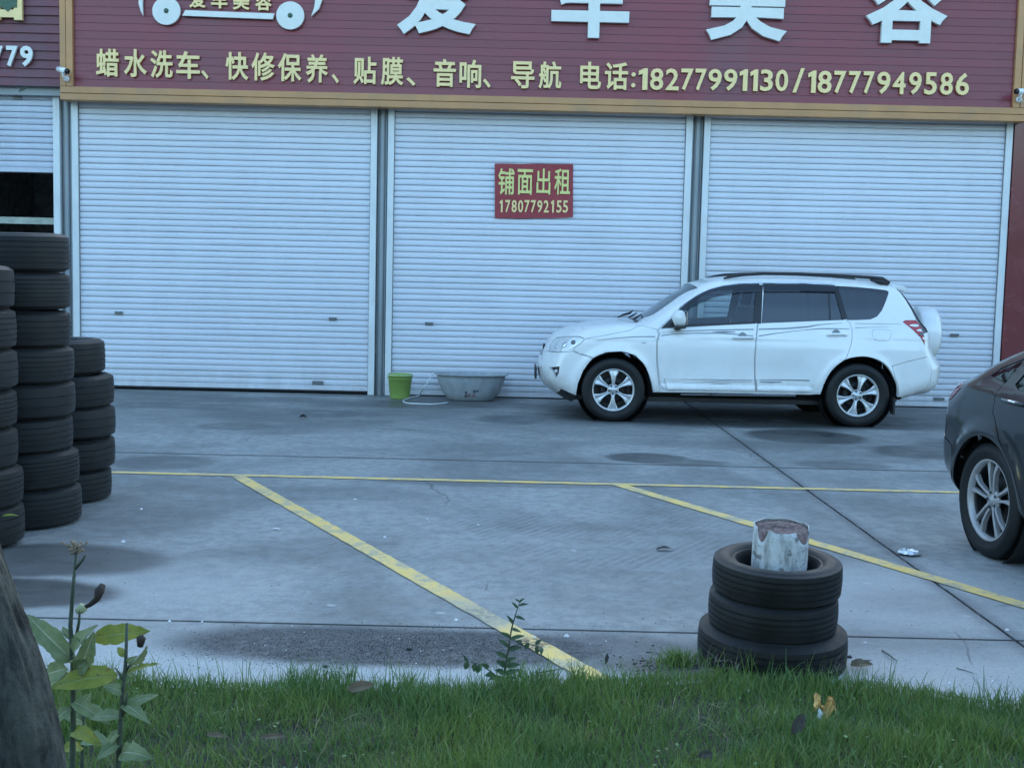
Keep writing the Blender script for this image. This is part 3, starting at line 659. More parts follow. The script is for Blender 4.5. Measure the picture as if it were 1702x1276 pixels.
# red banner on the middle shutter
bn = empty('rental_banner', tuple(vp(887, 318, WALL_Y-.03))); tag(bn, 'small red cloth banner with yellow lettering taped to the middle shutter', 'banner')
cs = [vp(x, y, WALL_Y-.015) for x, y in ((822.6, 363), (952.2, 361.3), (952.5, 273.2), (822.4, 272.2))]
nx, nz = 26, 18; v = []; f = []
for j in range(nz+1):
    for i in range(nx+1):
        s, t = i/nx, j/nz; p = cs[0]*(1-s)*(1-t)+cs[1]*s*(1-t)+cs[2]*s*t+cs[3]*(1-s)*t
        e = .004*math.sin(9*s+2*t)+.003*math.sin(16*t+4*s); sag = -.006*math.sin(PI*s)*(1-t)
        v.append((p.x-bn.location.x, .0-e*.8+.004, p.z-bn.location.z+sag+.0025*math.sin(14*s)))
for j in range(nz):
    for i in range(nx): a = j*(nx+1)+i; f.append((a, a+1, a+nx+2, a+nx+1))
mesh_obj('cloth', v, f, M['banner'], bn, True)
for ch, a, b, c, d in (('铺', 828, 855, 280, 324), ('面', 860, 885.4, 281.5, 324), ('出', 891.8, 915, 280.5, 323.5), ('租', 921.5, 947.7, 280.5, 324)):
    glyph('letter', ch, a, b, c, d, WALL_Y-.03, M['letter_yellow'], bn, .002, .014, gap=.008)
xx = 829.0
for i, ch in enumerate('17807792155'):
    wd = 8.6 if ch != '1' else 5.0
    a = 829+10.65*i+(0 if ch != '1' else 1.5)
    glyph('letter', ch, a, a+wd, 332.5+i*.08, 353+i*.08, WALL_Y-.03, M['letter_gold'], bn, .002, .02, gap=.008)

# security cameras
def sec_cam(c, aim, label):
    t = empty('security_camera', c); tag(t, label, 'security camera', 'cameras on the sign frame ends')
    a = Vector(aim).normalized(); L = .18
    pts = [a*(-L/2), a*(L/2)]
    MB().tube(pts, .034, 16).build('housing', M['chip'], t)
    MB().tube([a*(L/2+.001), a*(L/2+.014)], [.036, .036], 16).build('lens_hood', M['black_gloss'], t)
    MB().tube([a*0.0+Vector((0, 0, -.03)), Vector((0.0, .03, -.075)), Vector((0.01, .09, -.085))], .014, 10).tube([Vector((.01, .09, -.085)), Vector((.01, .115, -.085))], .034, 14).build('bracket', M['chip'], t)
    MB().tube([Vector((0, .02, -.06)), Vector((.05, .05, -.12)), Vector((.02, .1, -.13)), Vector((.015, .11, -.03))], .005, 6).build('cable', M['hose'], t)
    return t
sec_cam(tuple(vp(104, 117, SIGN_Y-.17)), (.75, -.55, -.22), 'white bullet security camera on the left end of the gold sign frame')
sec_cam(tuple(vp(1698, 152, SIGN_Y-.17)), (-.8, -.5, -.12), 'white bullet security camera at the right end of the gold sign frame')

# ------------------------------------------------------------------ tyres
def tyre_mesh(name, R, Wd, rim, ngr=4, seg=72, sq=0.35):
    """tyre lying flat, axis Z, base at z = 0; real circumferential grooves and tread notches"""
    h = Wd/2; p = []
    sh = 0.042*R/0.32; tr = h*0.80          # tread half width
    def side(s):
        out = [(rim, s*h*0.70), (rim+.006, s*h*0.80), (rim+.016, s*h*0.78), (rim+(R-rim)*.30, s*h*0.97), (rim+(R-rim)*.52, s*h*1.0), (rim+(R-rim)*.72, s*h*0.965),
               (R-sh*.62, s*h*0.90), (R-sh*.30, s*h*.86), (R-sh*.12, s*tr)]
        return out
    p += side(-1)
    gw = 0.008; gd = 0.0055
    tw = 2*tr; step = tw/(ngr+1)
    for k in range(1, ngr+1):
        c = -tr+k*step; cr = R-sh*.12*(abs(c)/tr)**2
        p += [(cr, c-gw/2), (cr-gd, c-gw*.35), (cr-gd, c+gw*.35), (cr, c+gw/2)]
    p += side(1)[::-1]
    p += [(rim-.004, h*.4), (rim-.004, -h*.4)]
    mb = MB(); mb.lathe([(a, b+h) for a, b in p], seg, 'Z', closed=True)
    me = mesh_obj(name, mb.v, mb.f, M['rubber'], None, True)
    m = me.data; P = len(p)
    for i, v in enumerate(m.vertices):      # shoulder notches
        r_ = math.hypot(v.co.x, v.co.y); k = (i//P) % 2; j = i % P
        if j in (7, P-10) and k == 0: v.co.x *= 1-.006/r_; v.co.y *= 1-.006/r_
    bm = bmesh.new(); bm.from_mesh(m); bmesh.ops.recalc_face_normals(bm, faces=bm.faces)
    for e in bm.edges:
        if e.calc_face_angle(0) > 0.75: e.smooth = False
    bm.to_mesh(m); bm.free()
    bpy.data.objects.remove(me); return m
T1 = tyre_mesh('tyre_wide_ribbed', .325, .208, .200, 5)
T2 = tyre_mesh('tyre_mid', .312, .200, .195, 4)
T3 = tyre_mesh('tyre_round', .318, .212, .200, 3)
T4 = tyre_mesh('tyre_small', .264, .146, .168, 4)
T5 = tyre_mesh('tyre_old_base', .305, .162, .18, 4)
def tyre(me, x, y, z, label, group, tilt=0.0, rs_=None):
    o = bpy.data.objects.new('tyre', me); COL.objects.link(o); o.location = (x, y, z)
    o.rotation_euler = (tilt*math.cos(x*77+z*31), tilt*math.sin(z*57), (rs_ or random).uniform(0, 6)); return tag(o, label, 'tyre', group)
ords = ['bottom', 'second', 'third', 'fourth', 'fifth', 'sixth', 'seventh', 'eighth']
def stack(cx, cy, meshes, heights, name, n, jit, group, fixes={}):
    z = 0.0; r = random.Random(int(abs(cx)*100))
    for i in range(n):
        me = meshes[i % len(meshes)]; h = heights[i]
        dx, dy = fixes.get(i, (r.uniform(-jit, jit), r.uniform(-jit, jit)))
        lab = ('top tyre of ' if i == n-1 else (ords[i]+' tyre up from the ground in ' if i else 'bottom tyre of '))+name
        o = tyre(me, cx+dx, cy+dy, z, lab, group, 0.018, r); hz = max(v.co.z for v in me.vertices); o.scale = (1, 1, h/hz*1.0)
        z += h
sB = gp(40, 878)
yB = gp(45, 884).y+.30
def sx_at(px, py, Y): return vp(px, py, Y).x
xB = sx_at(128, 840, yB)-.325
h_at = lambda a, b, Y: (b-a)/F_PX*Y
T6 = tyre_mesh('tyre_fine_rib', .320, .205, .198, 6, 72); T7 = tyre_mesh('tyre_worn', .322, .21, .205, 2)
stack(xB, yB, [T1, T6, T2, T7, T1, T2, T6], [.230, .218, .212, .206, .214, .216, .222, .232], 'the tallest stack', 8, .012, 'tyres stacked left',
      {0: (.012, 0), 1: (.004, 0), 2: (-.025, 0), 3: (-.02, 0), 4: (-.03, 0), 5: (-.035, 0), 6: (-.038, 0), 7: (-.045, 0)})
yC = gp(150, 838).y+.22; xC = sx_at(186, 700, yC)-.312
stack(xC, yC, [T2, T3, T7, T3], [.214, .206, .212, .212, .232], 'the short stack behind', 5, .01, 'tyres stacked left', {0: (-.02, 0), 1: (0, 0), 2: (0, 0), 3: (-.004, 0), 4: (-.055, 0)})
yA = gp(10, 912).y+.12; xA = sx_at(24, 700, yA)-.325
stack(xA, yA, [T3, T1, T7, T6], [.222, .216, .218, .212, .222, .226, .240], 'the stack cut by the left photo edge', 7, .012, 'tyres stacked left',
      {0: (.035, 0), 1: (.02, 0), 2: (-.005, 0), 3: (-.003, 0), 4: (0.008, 0), 5: (-.005, 0), 6: (-.012, 0)})
# bollard in three tyres
pb = gp(1281, 1095)
g3 = 'tyres stacked round the white bollard'
tyre(T5, pb.x+.0, pb.y, -0.012, 'widest bottom tyre around the white bollard, half sunk in the grass', g3)
tyre(T4, pb.x+.000, pb.y+.01, .144, 'middle tyre of the three around the white bollard', g3, .02)
tyre(T4, pb.x+.012, pb.y+.015, .287, 'top tyre of the three around the white bollard', g3, .02)
for o_ in [o for o in COL.objects if o.name.startswith('tyre') and o.get('group') == g3]: o_.rotation_euler = Matrix.Rotation(.055, 3, 'X').to_4x4().to_euler()
bo = empty('bollard', (pb.x+.02, pb.y+.045, 0)); tag(bo, 'chipped white concrete bollard standing up through three black tyres', 'bollard')
def post_mat():
    m, nt, p = new_mat('bollard_flaking_paint')
    ob = N(nt, 'ShaderNodeTexCoord').outputs['Object']; sp = N(nt, 'ShaderNodeSeparateXYZ'); nt.links.new(ob, sp.inputs[0])
    paint = mix_c(nt, mapr(nt, noise(nt, scaled(nt, ob, (1, 1, .3)), 22, 7, .7), .42, .68), (.60, .61, .60), (.26, .26, .25))
    paint = mix_c(nt, mapr(nt, noise(nt, scaled(nt, ob, (1.5, 1, 3)), 9, 5, .7), .56, .62, 0, .8), paint, (.12, .12, .12))
    conc = mix_c(nt, noise(nt, ob, 60, 5), (.10, .085, .07), (.2, .17, .14))
    v = N(nt, 'ShaderNodeTexNoise'); v.inputs['Scale'].default_value = 7; v.inputs['Detail'].default_value = 3; nt.links.new(ob, v.inputs[0])
    top = math_n(nt, 'ADD', math_n(nt, 'MULTIPLY', sp.outputs[2], 5.0), v.outputs['Fac'])
    k = mapr(nt, top, 3.50, 3.53)
    nt.links.new(mix_c(nt, k, paint, conc), p.inputs['Base Color']); p.inputs['Roughness'].default_value = .8
    b = N(nt, 'ShaderNodeBump'); b.inputs['Distance'].default_value = .004; nt.links.new(math_n(nt, 'SUBTRACT', noise(nt, ob, 50, 5), math_n(nt, 'MULTIPLY', k, 1.2)), b.inputs['Height']); nt.links.new(b.outputs[0], p.inputs['Normal'])
    return m
def ang(a_, c, w_): d = abs((a_-c+PI) % (2*PI)-PI); return max(0.0, 1-(d/w_)**2.2)
def h_shell(a_):
    return .556+.006*math.sin(a_)+.0015*math.sin(7*a_)-.062*ang(a_, -.68, .58)-.058*ang(a_, -2.55, .30)-.010*ang(a_, -1.7, .5)
bm_ = post_mat(); n = 120; v = []; f = []; zs = [0, .1, .2, .3, .36, .40, .43]
for j in range(12):
    for k in range(n):
        a_ = 2*PI*k/n; hs_ = h_shell(a_); z = zs[j] if j < 7 else .43+(hs_-.43)*(j-6)/4 if j < 11 else hs_; r = .1140 if j < 11 else .1085
        if j < 7: z = min(z, hs_-.02*(7-j))
        v.append((r*math.cos(a_)+.010*(z/.5), r*math.sin(a_), z))
for j in range(11):
    for k in range(n): f.append((j*n+k, j*n+(k+1) % n, (j+1)*n+(k+1) % n, (j+1)*n+k))
mesh_obj('painted_shell', v, f, bm_, bo, True)
r_ = random.Random(2); v = []; f = []
def core_h(a_, rr): return .547+.006*math.sin(a_)*rr-.012*ang(a_, -.68, .6)*max(0, rr-.35)
for j in range(4):
    for k in range(n):
        a_ = 2*PI*k/n; z = (.30, .38, .46, 1)[j]; hc = core_h(a_, 1); z = min(z, hc); q_ = .1095+r_.uniform(-.0015, .0005); v.append((q_*math.cos(a_)+.010*z/.5, q_*math.sin(a_), z))
for j in range(12):
    for k in range(n):
        a_ = 2*PI*k/n; rr = 1-(j+1)/12; v.append((.1085*rr*math.cos(a_)+.0106, .1085*rr*math.sin(a_), core_h(a_, rr)+(r_.uniform(-.003, .003) if rr > .01 else 0)))
for j in range(15):
    for k in range(n): f.append((j*n+k, j*n+(k+1) % n, (j+1)*n+(k+1) % n, (j+1)*n+k))
mesh_obj('broken_core', v, f, pm('crumbled_red_concrete', (.20, .135, .125), .95, var=.5, scale=50, bump=.007, bscale=70, dirt=(.09, .075, .06), dirt_amt=.7, dscale=14), bo, True)

# ------------------------------------------------------------------ car builder
def smax(a, b, k):
    h = np.maximum(k-np.abs(a-b), 0)/k; return np.maximum(a, b)+h*h*k*.25
def catmull(P, n=6, closed=True):
    P = np.array(P, float); out = []; L = len(P)
    for i in range(L if closed else L-1):
        p0, p1, p2, p3 = (P[(i-1) % L], P[i], P[(i+1) % L], P[(i+2) % L]) if closed else (P[max(i-1, 0)], P[i], P[i+1], P[min(i+2, L-1)])
        for t in np.arange(n)/n:
            out.append(.5*((2*p1)+(-p0+p2)*t+(2*p0-5*p1+4*p2-p3)*t*t+(-p0+3*p1-3*p2+p3)*t**3))
    if not closed: out.append(P[-1])
    return np.array(out)
def resample(P, step, closed=True):
    P = np.array(P, float); Q = np.vstack([P, P[:1]]) if closed else P
    out = []
    for a, b in zip(Q[:-1], Q[1:]):
        L = np.hypot(*(b-a)); n = max(1, int(round(L/step)))
        for i in range(n): out.append(a+(b-a)*i/n)
    if not closed: out.append(Q[-1])
    return np.array(out)
def inside(pts, poly):
    x, y = pts[:, 0], pts[:, 1]; c = np.zeros(len(pts), bool); P = np.array(poly)
    for (x0, y0), (x1, y1) in zip(P, np.roll(P, -1, 0)):
        if y0 == y1: continue
        m = ((y0 > y) != (y1 > y)) & (x < (x1-x0)*(y-y0)/(y1-y0)+x0); c ^= m
    return c
def pdist(pts, poly, closed=True):
    P = np.array(poly); A = P if closed else P[:-1]; B = np.roll(P, -1, 0) if closed else P[1:]
    best = np.full(len(pts), 1e9)
    for a, b in zip(A, B):
        d = b-a; L = d@d
        if L < 1e-12: continue
        t = np.clip(((pts-a)@d)/L, 0, 1); q = pts-(a+t[:, None]*d); best = np.minimum(best, (q*q).sum(1))
    return np.sqrt(best)
def sdf(pts, poly): return np.where(inside(pts, poly), -1, 1)*pdist(pts, poly)
def inset(P, g):
    P = np.array(P); A = np.roll(P, 1, 0); B = np.roll(P, -1, 0)
    ar = .5*np.sum(P[:, 0]*B[:, 1]-B[:, 0]*P[:, 1]); s = 1 if ar > 0 else -1
    d1 = P-A; d2 = B-P; d1 /= np.linalg.norm(d1, axis=1)[:, None]+1e-9; d2 /= np.linalg.norm(d2, axis=1)[:, None]+1e-9
    n1 = np.c_[-d1[:, 1], d1[:, 0]]*s; n2 = np.c_[-d2[:, 1], d2[:, 0]]*s
    n = n1+n2; n /= np.maximum(.35, (n*n).sum(1)[:, None]/2*1.0)**1.0*1.0
    return P+n*g
def arc(cx, cz, r, a0, a1, n=24): return [(cx+r*math.cos(a), cz+r*math.sin(a)) for a in np.linspace(a0, a1, n)]

class Car:
    """a smooth body given by its side outline, its width table and rounding; panels are cut out of that surface"""
    def __init__(s, root, sil, wtab, wheels, crown, kr, flare=.02, Ra=.40, extra=None):
        s.root = root; s.sil = np.array(sil); s.wheels = wheels; s.crown = crown; s.kr = kr; s.flare = flare; s.Ra = Ra; s.extra = extra
        z = np.array([a for a, b in wtab]); wv = np.array([b for a, b in wtab]); zz = np.linspace(-.1, 2, 400); ww = np.interp(zz, z, wv)
        kk = np.hanning(25); kk /= kk.sum(); ww = np.convolve(np.pad(ww, 12, 'edge'), kk, 'valid'); s.zz, s.ww = zz, ww
        s.x0, s.x1 = s.sil[:, 0].min(), s.sil[:, 0].max()
        gx = np.arange(s.x0-.3, s.x1+.3, .012); gz = np.arange(-.1, 2.0, .012)
        X_, Z_ = np.meshgrid(gx, gz, indexing='ij')
        s.g = sdf(np.c_[X_.ravel(), Z_.ravel()], s.sil).reshape(X_.shape); s.gx, s.gz = gx, gz
    def dsil(s, x, z):
        fx = np.clip((x-s.gx[0])/.012, 0, len(s.gx)-1.001); fz = np.clip((z-s.gz[0])/.012, 0, len(s.gz)-1.001)
        i = fx.astype(int); j = fz.astype(int); a = fx-i; b = fz-j; g = s.g
        return g[i, j]*(1-a)*(1-b)+g[i+1, j]*a*(1-b)+g[i, j+1]*(1-a)*b+g[i+1, j+1]*a*b
    def W(s, x, z):
        w_ = np.interp(z, s.zz, s.ww)
        w_ = w_-.075*np.clip((s.x0+.75-x)/.75, 0, 1)**2-.06*np.clip((x-s.x1+.7)/.7, 0, 1)**2
        for cx, cz in s.wheels:
            d = np.hypot(x-cx, z-cz)
            w_ = w_+s.flare*np.exp(-((d-s.Ra-.02)/.055)**2)*(z > cz-.25)
        if s.extra is not None: w_ = w_+s.extra(x, z)
        return w_
    def S(s, x, y, z):
        a = s.dsil(x, z)+s.crown(x, z)*y*y
        return smax(a, np.abs(y)-s.W(x, z), s.kr(x, z))
    def solve_y(s, x, z):
        lo = np.zeros_like(x); hi = np.full_like(x, 1.1)
        for _ in range(26):
            m = (lo+hi)/2; v = s.S(x, m, z) > 0; hi = np.where(v, m, hi); lo = np.where(v, lo, m)
        return (lo+hi)/2
    def grad(s, p):
        e = .004; x, y, z = p.T
        g = np.c_[s.S(x+e, y, z)-s.S(x-e, y, z), s.S(x, y+e, z)-s.S(x, y-e, z), s.S(x, y, z+e)-s.S(x, y, z-e)]
        return g/(np.linalg.norm(g, axis=1)[:, None]+1e-12)
    def finish(s, name, V, F, NRM, m, parent, side=1):
        """mesh with given normals; side -1 mirrors across the car's middle plane"""
        V = V.copy(); NRM = NRM.copy()
        if side < 0: V[:, 1] *= -1; NRM[:, 1] *= -1
        out = []
        for f in F:
            a, b, c = V[f[0]], V[f[1]], V[f[2]]; n = np.cross(b-a, c-a); m_ = NRM[list(f)].mean(0)
            out.append(tuple(f) if n@m_ >= 0 else tuple(f[::-1]))
        me = bpy.data.meshes.new(name); me.from_pydata(V.tolist(), [], out); me.materials.append(m)
        me.polygons.foreach_set('use_smooth', [True]*len(me.polygons)); me.update()
        me.normals_split_custom_set_from_vertices(NRM.tolist())
        return link(bpy.data.objects.new(name, me), parent)
    def side_panels(s, domain, regions, step=.035, gap=.005, depth=.03, body_name='body', body_mat=None, edge_fine=None):
        """domain: outline in (x, z). regions: (name, poly, material, offset, parent index or None)"""
        dom = resample(domain, .02); segs = [dom]; ins = []
        for r in regions:
            P = resample(r[1], .018); Q = inset(P, r[5] if len(r) > 5 else gap); segs += [P, Q]; ins.append((P, Q))
        pts = []; edges = []
        for P in segs:
            n = len(pts); pts += P.tolist(); edges += [(n+i, n+(i+1) % len(P)) for i in range(len(P))]
        lo, hi = dom.min(0), dom.max(0)
        gx, gz = np.meshgrid(np.arange(lo[0], hi[0], step), np.arange(lo[1], hi[1], step)); gx = gx+(np.arange(gx.shape[0]) % 2)[:, None]*step/2
        G = np.c_[gx.ravel(), gz.ravel()]; G = G+RNG.uniform(-.002, .002, G.shape); G = G[inside(G, dom)]
        allseg = np.array(pts)
        keep = np.ones(len(G), bool)
        for i in range(0, len(G), 500):
            d = np.sqrt(((G[i:i+500, None]-allseg[None])**2).sum(2)).min(1); keep[i:i+500] = d > step*.42
        G = G[keep]; pts += G.tolist()
        vo, eo, fo, *_ = delaunay_2d_cdt([Vector(p) for p in pts], edges, [], 0, 1e-5, False)
        V2 = np.array([v[:] for v in vo]); F = np.array([f[:] for f in fo if len(f) == 3]); C = V2[F].mean(1)
        cls = np.where(inside(C, dom), 0, -1)
        for k, (P, Q) in enumerate(ins):
            a = inside(C, P) & (cls >= 0); b = inside(C, Q); cls = np.where(a, np.where(b, k+1, -2), cls)
        y = s.solve_y(V2[:, 0], V2[:, 1]); P3 = np.c_[V2[:, 0], y, V2[:, 1]]; NR = s.grad(P3)
        objs = {}
        for k in range(len(regions)+1):
            name, mat_, off = (body_name, body_mat, 0) if k == 0 else (regions[k-1][0], regions[k-1][2], regions[k-1][3])
            FF = F[cls == k]
            if len(FF) == 0: continue
            used, inv = np.unique(FF, return_inverse=True); FF = inv.reshape(-1, 3)
            V = P3[used]+NR[used]*off; nr = NR[used]
            cnt = {}
            for t in FF:
                for a, b in ((t[0], t[1]), (t[1], t[2]), (t[2], t[0])):
                    kk = (min(a, b), max(a, b)); cnt.setdefault(kk, []).append((a, b, t))
            bd = [v[0] for v in cnt.values() if len(v) == 1]
            faces = [tuple(t) for t in FF]; VV = [V]; NN = [nr]; n0 = len(V)
            if bd:
                E = np.array([(a, b) for a, b, t in bd]); T = np.array([V[t].mean(0) for a, b, t in bd])
                A, B = V[E[:, 0]], V[E[:, 1]]; na = nr[E[:, 0]]; dirn = B-A; outn = np.cross(dirn, na); outn /= np.linalg.norm(outn, axis=1)[:, None]+1e-9
                sgn = np.sign(((A+B)/2-T)*outn @ np.ones(3)); outn *= sgn[:, None]
                A2 = A-nr[E[:, 0]]*depth; B2 = B-nr[E[:, 1]]*depth
                q = np.stack([A, B, B2, A2], 1).reshape(-1, 3); VV.append(q); NN.append(np.repeat(outn, 4, 0))
                faces += [(n0+4*i, n0+4*i+1, n0+4*i+2, n0+4*i+3) for i in range(len(E))]
            V = np.vstack(VV); NRM = np.vstack(NN)
            par = s.root
            if k and regions[k-1][4] is not None: par = regions[k-1][4]
            for sd in (-1, 1):
                pr = par if not isinstance(par, str) else objs.get((par, sd), s.root)
                objs[(name, sd)] = s.finish(name, V, faces, NRM, mat_, pr, sd)
        s.objs = objs; return objs
    def strip(s, line, names, cols=27):
        """closes the middle of the car between the two side edges. line: open list of (x, z); names: [(name, material, last index fraction or x-test)]"""
        L = resample(line, .025, False); n = len(L)
        y = s.solve_y(L[:, 0], L[:, 1])
        d = np.gradient(L, axis=0); d /= np.linalg.norm(d, axis=1)[:, None]; nn = np.c_[-d[:, 1], d[:, 0]]
        c = s.sil.mean(0)
        kk = np.hanning(9); kk /= kk.sum(); nn = np.c_[np.convolve(np.pad(nn[:, 0], 4, 'edge'), kk, 'valid'), np.convolve(np.pad(nn[:, 1], 4, 'edge'), kk, 'valid')]
        flip = np.sign(((L-c)*nn).sum(1)); nn *= np.sign(np.median(flip)); nn /= np.linalg.norm(nn, axis=1)[:, None]
        T = np.sin(np.linspace(-1, 1, cols)*PI/2*.92)/math.sin(PI/2*.92); G = np.zeros((n, cols, 3))
        for j, t in enumerate(T):
            yy = y*t
            if abs(abs(t)-1) < 1e-9: r = np.zeros(n)
            else:
                lo = np.full(n, -.02); hi = np.full(n, .45)
                # first crossing going outwards
                for _ in range(28):
                    m = (lo+hi)/2; v = s.S(L[:, 0]+nn[:, 0]*m, yy, L[:, 1]+nn[:, 1]*m) > 0; hi = np.where(v, m, hi); lo = np.where(v, lo, m)
                r = (lo+hi)/2
            G[:, j, 0] = L[:, 0]+nn[:, 0]*r; G[:, j, 1] = yy; G[:, j, 2] = L[:, 1]+nn[:, 1]*r
        NR = s.grad(G.reshape(-1, 3)).reshape(n, cols, 3); out = {}
        start = 0
        for nm, mt, test, off in names:
            end = start
            while end < n-1 and test(*L[end]): end += 1
            if end <= start: continue
            blk = (G+NR*off)[start:end+1].reshape(-1, 3); nb = NR[start:end+1].reshape(-1, 3); R_ = end-start+1
            fs = [(i*cols+j, i*cols+j+1, (i+1)*cols+j+1, (i+1)*cols+j) for i in range(R_-1) for j in range(cols-1)]
            o = s.finish(nm, blk, fs, nb, mt, s.root); out.setdefault(nm, []).append(o); start = end
        return out

def wheel(parent, cx, y, cz, R, rimR, Wd, side, spokes, alloy, twin=False, rot=0.0, kind='six'):
    """side -1: outer face towards -y"""
    t = empty('wheel'); t.parent = parent; t.location = (cx, y, cz)
    if side > 0: t.rotation_euler = (0, 0, PI)
    me = bpy.data.meshes.get('car_tyre_%.3f' % R)
    if me is None:
        h = Wd/2; p = [(rimR-.006, -h*.72), (rimR+.004, -h*.84), (rimR+.014, -h*.84), (rimR+(R-rimR)*.35, -h*.98), (rimR+(R-rimR)*.6, -h), (R-.03, -h*.93), (R-.012, -h*.84), (R-.003, -h*.74)]
        for c in (-.45, -.15, .15, .45): p += [(R, h*c-.005), (R-.008, h*c-.003), (R-.008, h*c+.003), (R, h*c+.005)]
        p += [(a, -b) for a, b in p[7::-1]]
        mb = MB(); mb.lathe(p, 72, 'Y', closed=True); o = mb.build('tyre', M['rubber_car']); me = o.data; me.name = 'car_tyre_%.3f' % R; bpy.data.objects.remove(o)
    link(bpy.data.objects.new('tyre', me), t)
    h = Wd/2
    mb = MB(); yo = -h*.78
    mb.lathe([(rimR-.020, yo+.03), (rimR-.014, yo+.004), (rimR-.002, yo-.006), (rimR+.004, yo-.002), (rimR+.003, yo+.02), (rimR-.008, yo+.03)], 64, 'Y')
    rim = mb.build('rim', alloy, t)
    mb = MB(); mb.lathe([(rimR-.004, yo+.028), (rimR-.02, yo+.034), (rimR-.03, h*.7), (rimR-.036, h*.7), (rimR-.024, yo+.040)], 48, 'Y'); mb.build('barrel', M['brake'], rim)
    ys = yo+.012
    for k in range(spokes):
        a = rot+2*PI*k/spokes
        def P(r, off, yy): return (r*math.cos(a)-off*math.sin(a), yy, r*math.sin(a)+off*math.cos(a))
        if kind == 'six':
            st = [(.040, .022, .016), (.075, .0185, .004), (.115, .023, .0), (.155, .034, .0), (.185, .050, .004), (rimR-.012, .066, .010)]
            b = MB(); v = []
            for r, w_, dy in st:
                v += [P(r, -w_, ys+dy+.004), P(r, -w_*.72, ys+dy-.004), P(r, 0, ys+dy+.006), P(r, w_*.72, ys+dy-.004), P(r, w_, ys+dy+.004), P(r, w_*.8, ys+dy+.034), P(r, -w_*.8, ys+dy+.034)]
            f = []
            for i in range(len(st)-1):
                for j in range(7): f.append((i*7+j, i*7+(j+1) % 7, (i+1)*7+(j+1) % 7, (i+1)*7+j))
            f += [tuple(range(7)), tuple(range(35, 42))]
            b.add(v, f, False); b.build('spoke', alloy, t, bevel=.002, seg=1)
        else:
            for q in (-1, 1):
                st = [(.035, .013*q, .010, .010), (.09, .019*q, .0075, .0), (.15, .027*q, .0085, -.004), (rimR-.012, .050*q, .016, .002)]
                b = MB(); v = []
                for r, off, w_, dy in st: v += [P(r, off-w_, ys+dy), P(r, off+w_, ys+dy), P(r, off+w_, ys+dy+.03), P(r, off-w_, ys+dy+.03)]
                f = [(i*4+j, i*4+(j+1) % 4, (i+1)*4+(j+1) % 4, (i+1)*4+j) for i in range(3) for j in range(4)]+[(0, 1, 2, 3), (12, 13, 14, 15)]
                b.add(v, f); b.build('spoke', alloy, t, bevel=.002, seg=1)
    b = MB(); b.lathe([(0, ys+.006), (.026, ys+.006), (.030, ys+.012), (.062, ys+.014), (.066, ys+.03), (.03, ys+.05), (0, ys+.05)], 32, 'Y'); b.build('hub', alloy, t)
    b = MB(); b.lathe([(0, ys), (.022, ys+.001), (.026, ys+.008), (0, ys+.008)], 24, 'Y'); b.build('hub_cap', alloy, t)
    for k in range(5):
        a = rot+PI/2+2*PI*k/5; b = MB(); b.lathe([(0, ys+.002), (.009, ys+.003), (.010, ys+.016), (0, ys+.016)], 10, 'Y', (.046*math.cos(a), 0, .046*math.sin(a)))
        b.build('lug_nut', M['black_trim'], t)
    b = MB(); b.lathe([(.055, .0), (.155, .0), (.155, .012), (.055, .012)], 40, 'Y', closed=True); b.build('brake_disc', M['brake'], t)
    mb = MB(); mb.lathe([(0, .04), (rimR-.03, .04)], 32, 'Y'); mb.build('wheel_back', M['black_trim'], t)
    return t

def tube_part(name, pts, r, m, parent, n=8): return MB().tube(pts, r, n).build(name, m, parent)

# ------------------------------------------------------------------ the white estate car
YN, YC = 13.02, 13.93
fw = vp(1019.5, 651.5, YN); rw = vp(1426.5, 661.5, YN)
suv = empty('parked_car', (fw.x, YC, 0), math.atan2(gp(1426, 709).y*1.0-gp(1019, 701).y*1.0, 2.75)*.0)
tag(suv, 'white four-wheel-drive estate car with roof rails parked side-on before the shutters', 'car')
WT = [(.15, .78), (.25, .845), (.33, .875), (.45, .893), (.7, .905), (.86, .903), (.95, .885), (1.02, .865), (1.08, .845), (1.3, .765), (1.5, .675), (1.6, .62), (1.7, .55)]
def sp(px, mode='side'):
    out = []
    for x, y in px:
        Y = YN
        if mode == 'mid': Y = YC
        elif mode == 'rear': Y = YN+.12
        q = vp(x, y, Y)
        if mode == 'side':
            for _ in range(3): Y = YC-np.interp(q.z, [a for a, b in WT], [b for a, b in WT]); q = vp(x, y, Y)
        out.append((q.x-fw.x, q.z))
    return out
sil = sp([(950, 664), (924, 652), (908, 641), (898.5, 631), (894.5, 620), (893.6, 604), (896, 591), (901, 580), (908, 567), (919, 553.5), (935, 545), (957, 537.8), (990, 532.6), (1020, 530), (1046, 529.5), (1060, 528), (1073, 519), (1091, 506), (1110, 492.8), (1132, 480.6)], 'mid')
roof = sp([(1160, 470.5), (1185, 463.2), (1215, 459.3), (1262, 457.2), (1330, 457.8), (1400, 461.5), (1450, 466)], 'side')
rear = [(a+.05, b) for a, b in sp([(1482, 470.5), (1495, 476), (1507, 489), (1515, 501), (1523, 514), (1533, 531), (1542, 541), (1548, 556), (1549, 575), (1551, 590), (1557, 597), (1561.5, 603), (1561, 615), (1558, 636), (1551, 649), (1532, 660), (1503, 663)], 'rear')]
rear = [(a+(.055 if z < .84 else 0), z) for a, z in rear]
bottom = [(3.0, .225), (2.4, .22), (1.3, .20), (.4, .21), (-.2, .22)]
silp = catmull(sil+roof+rear+bottom, 5)
xF = silp[:, 0].min(); xR = silp[:, 0].max()
RW = rw.x-fw.x; WZ = .352
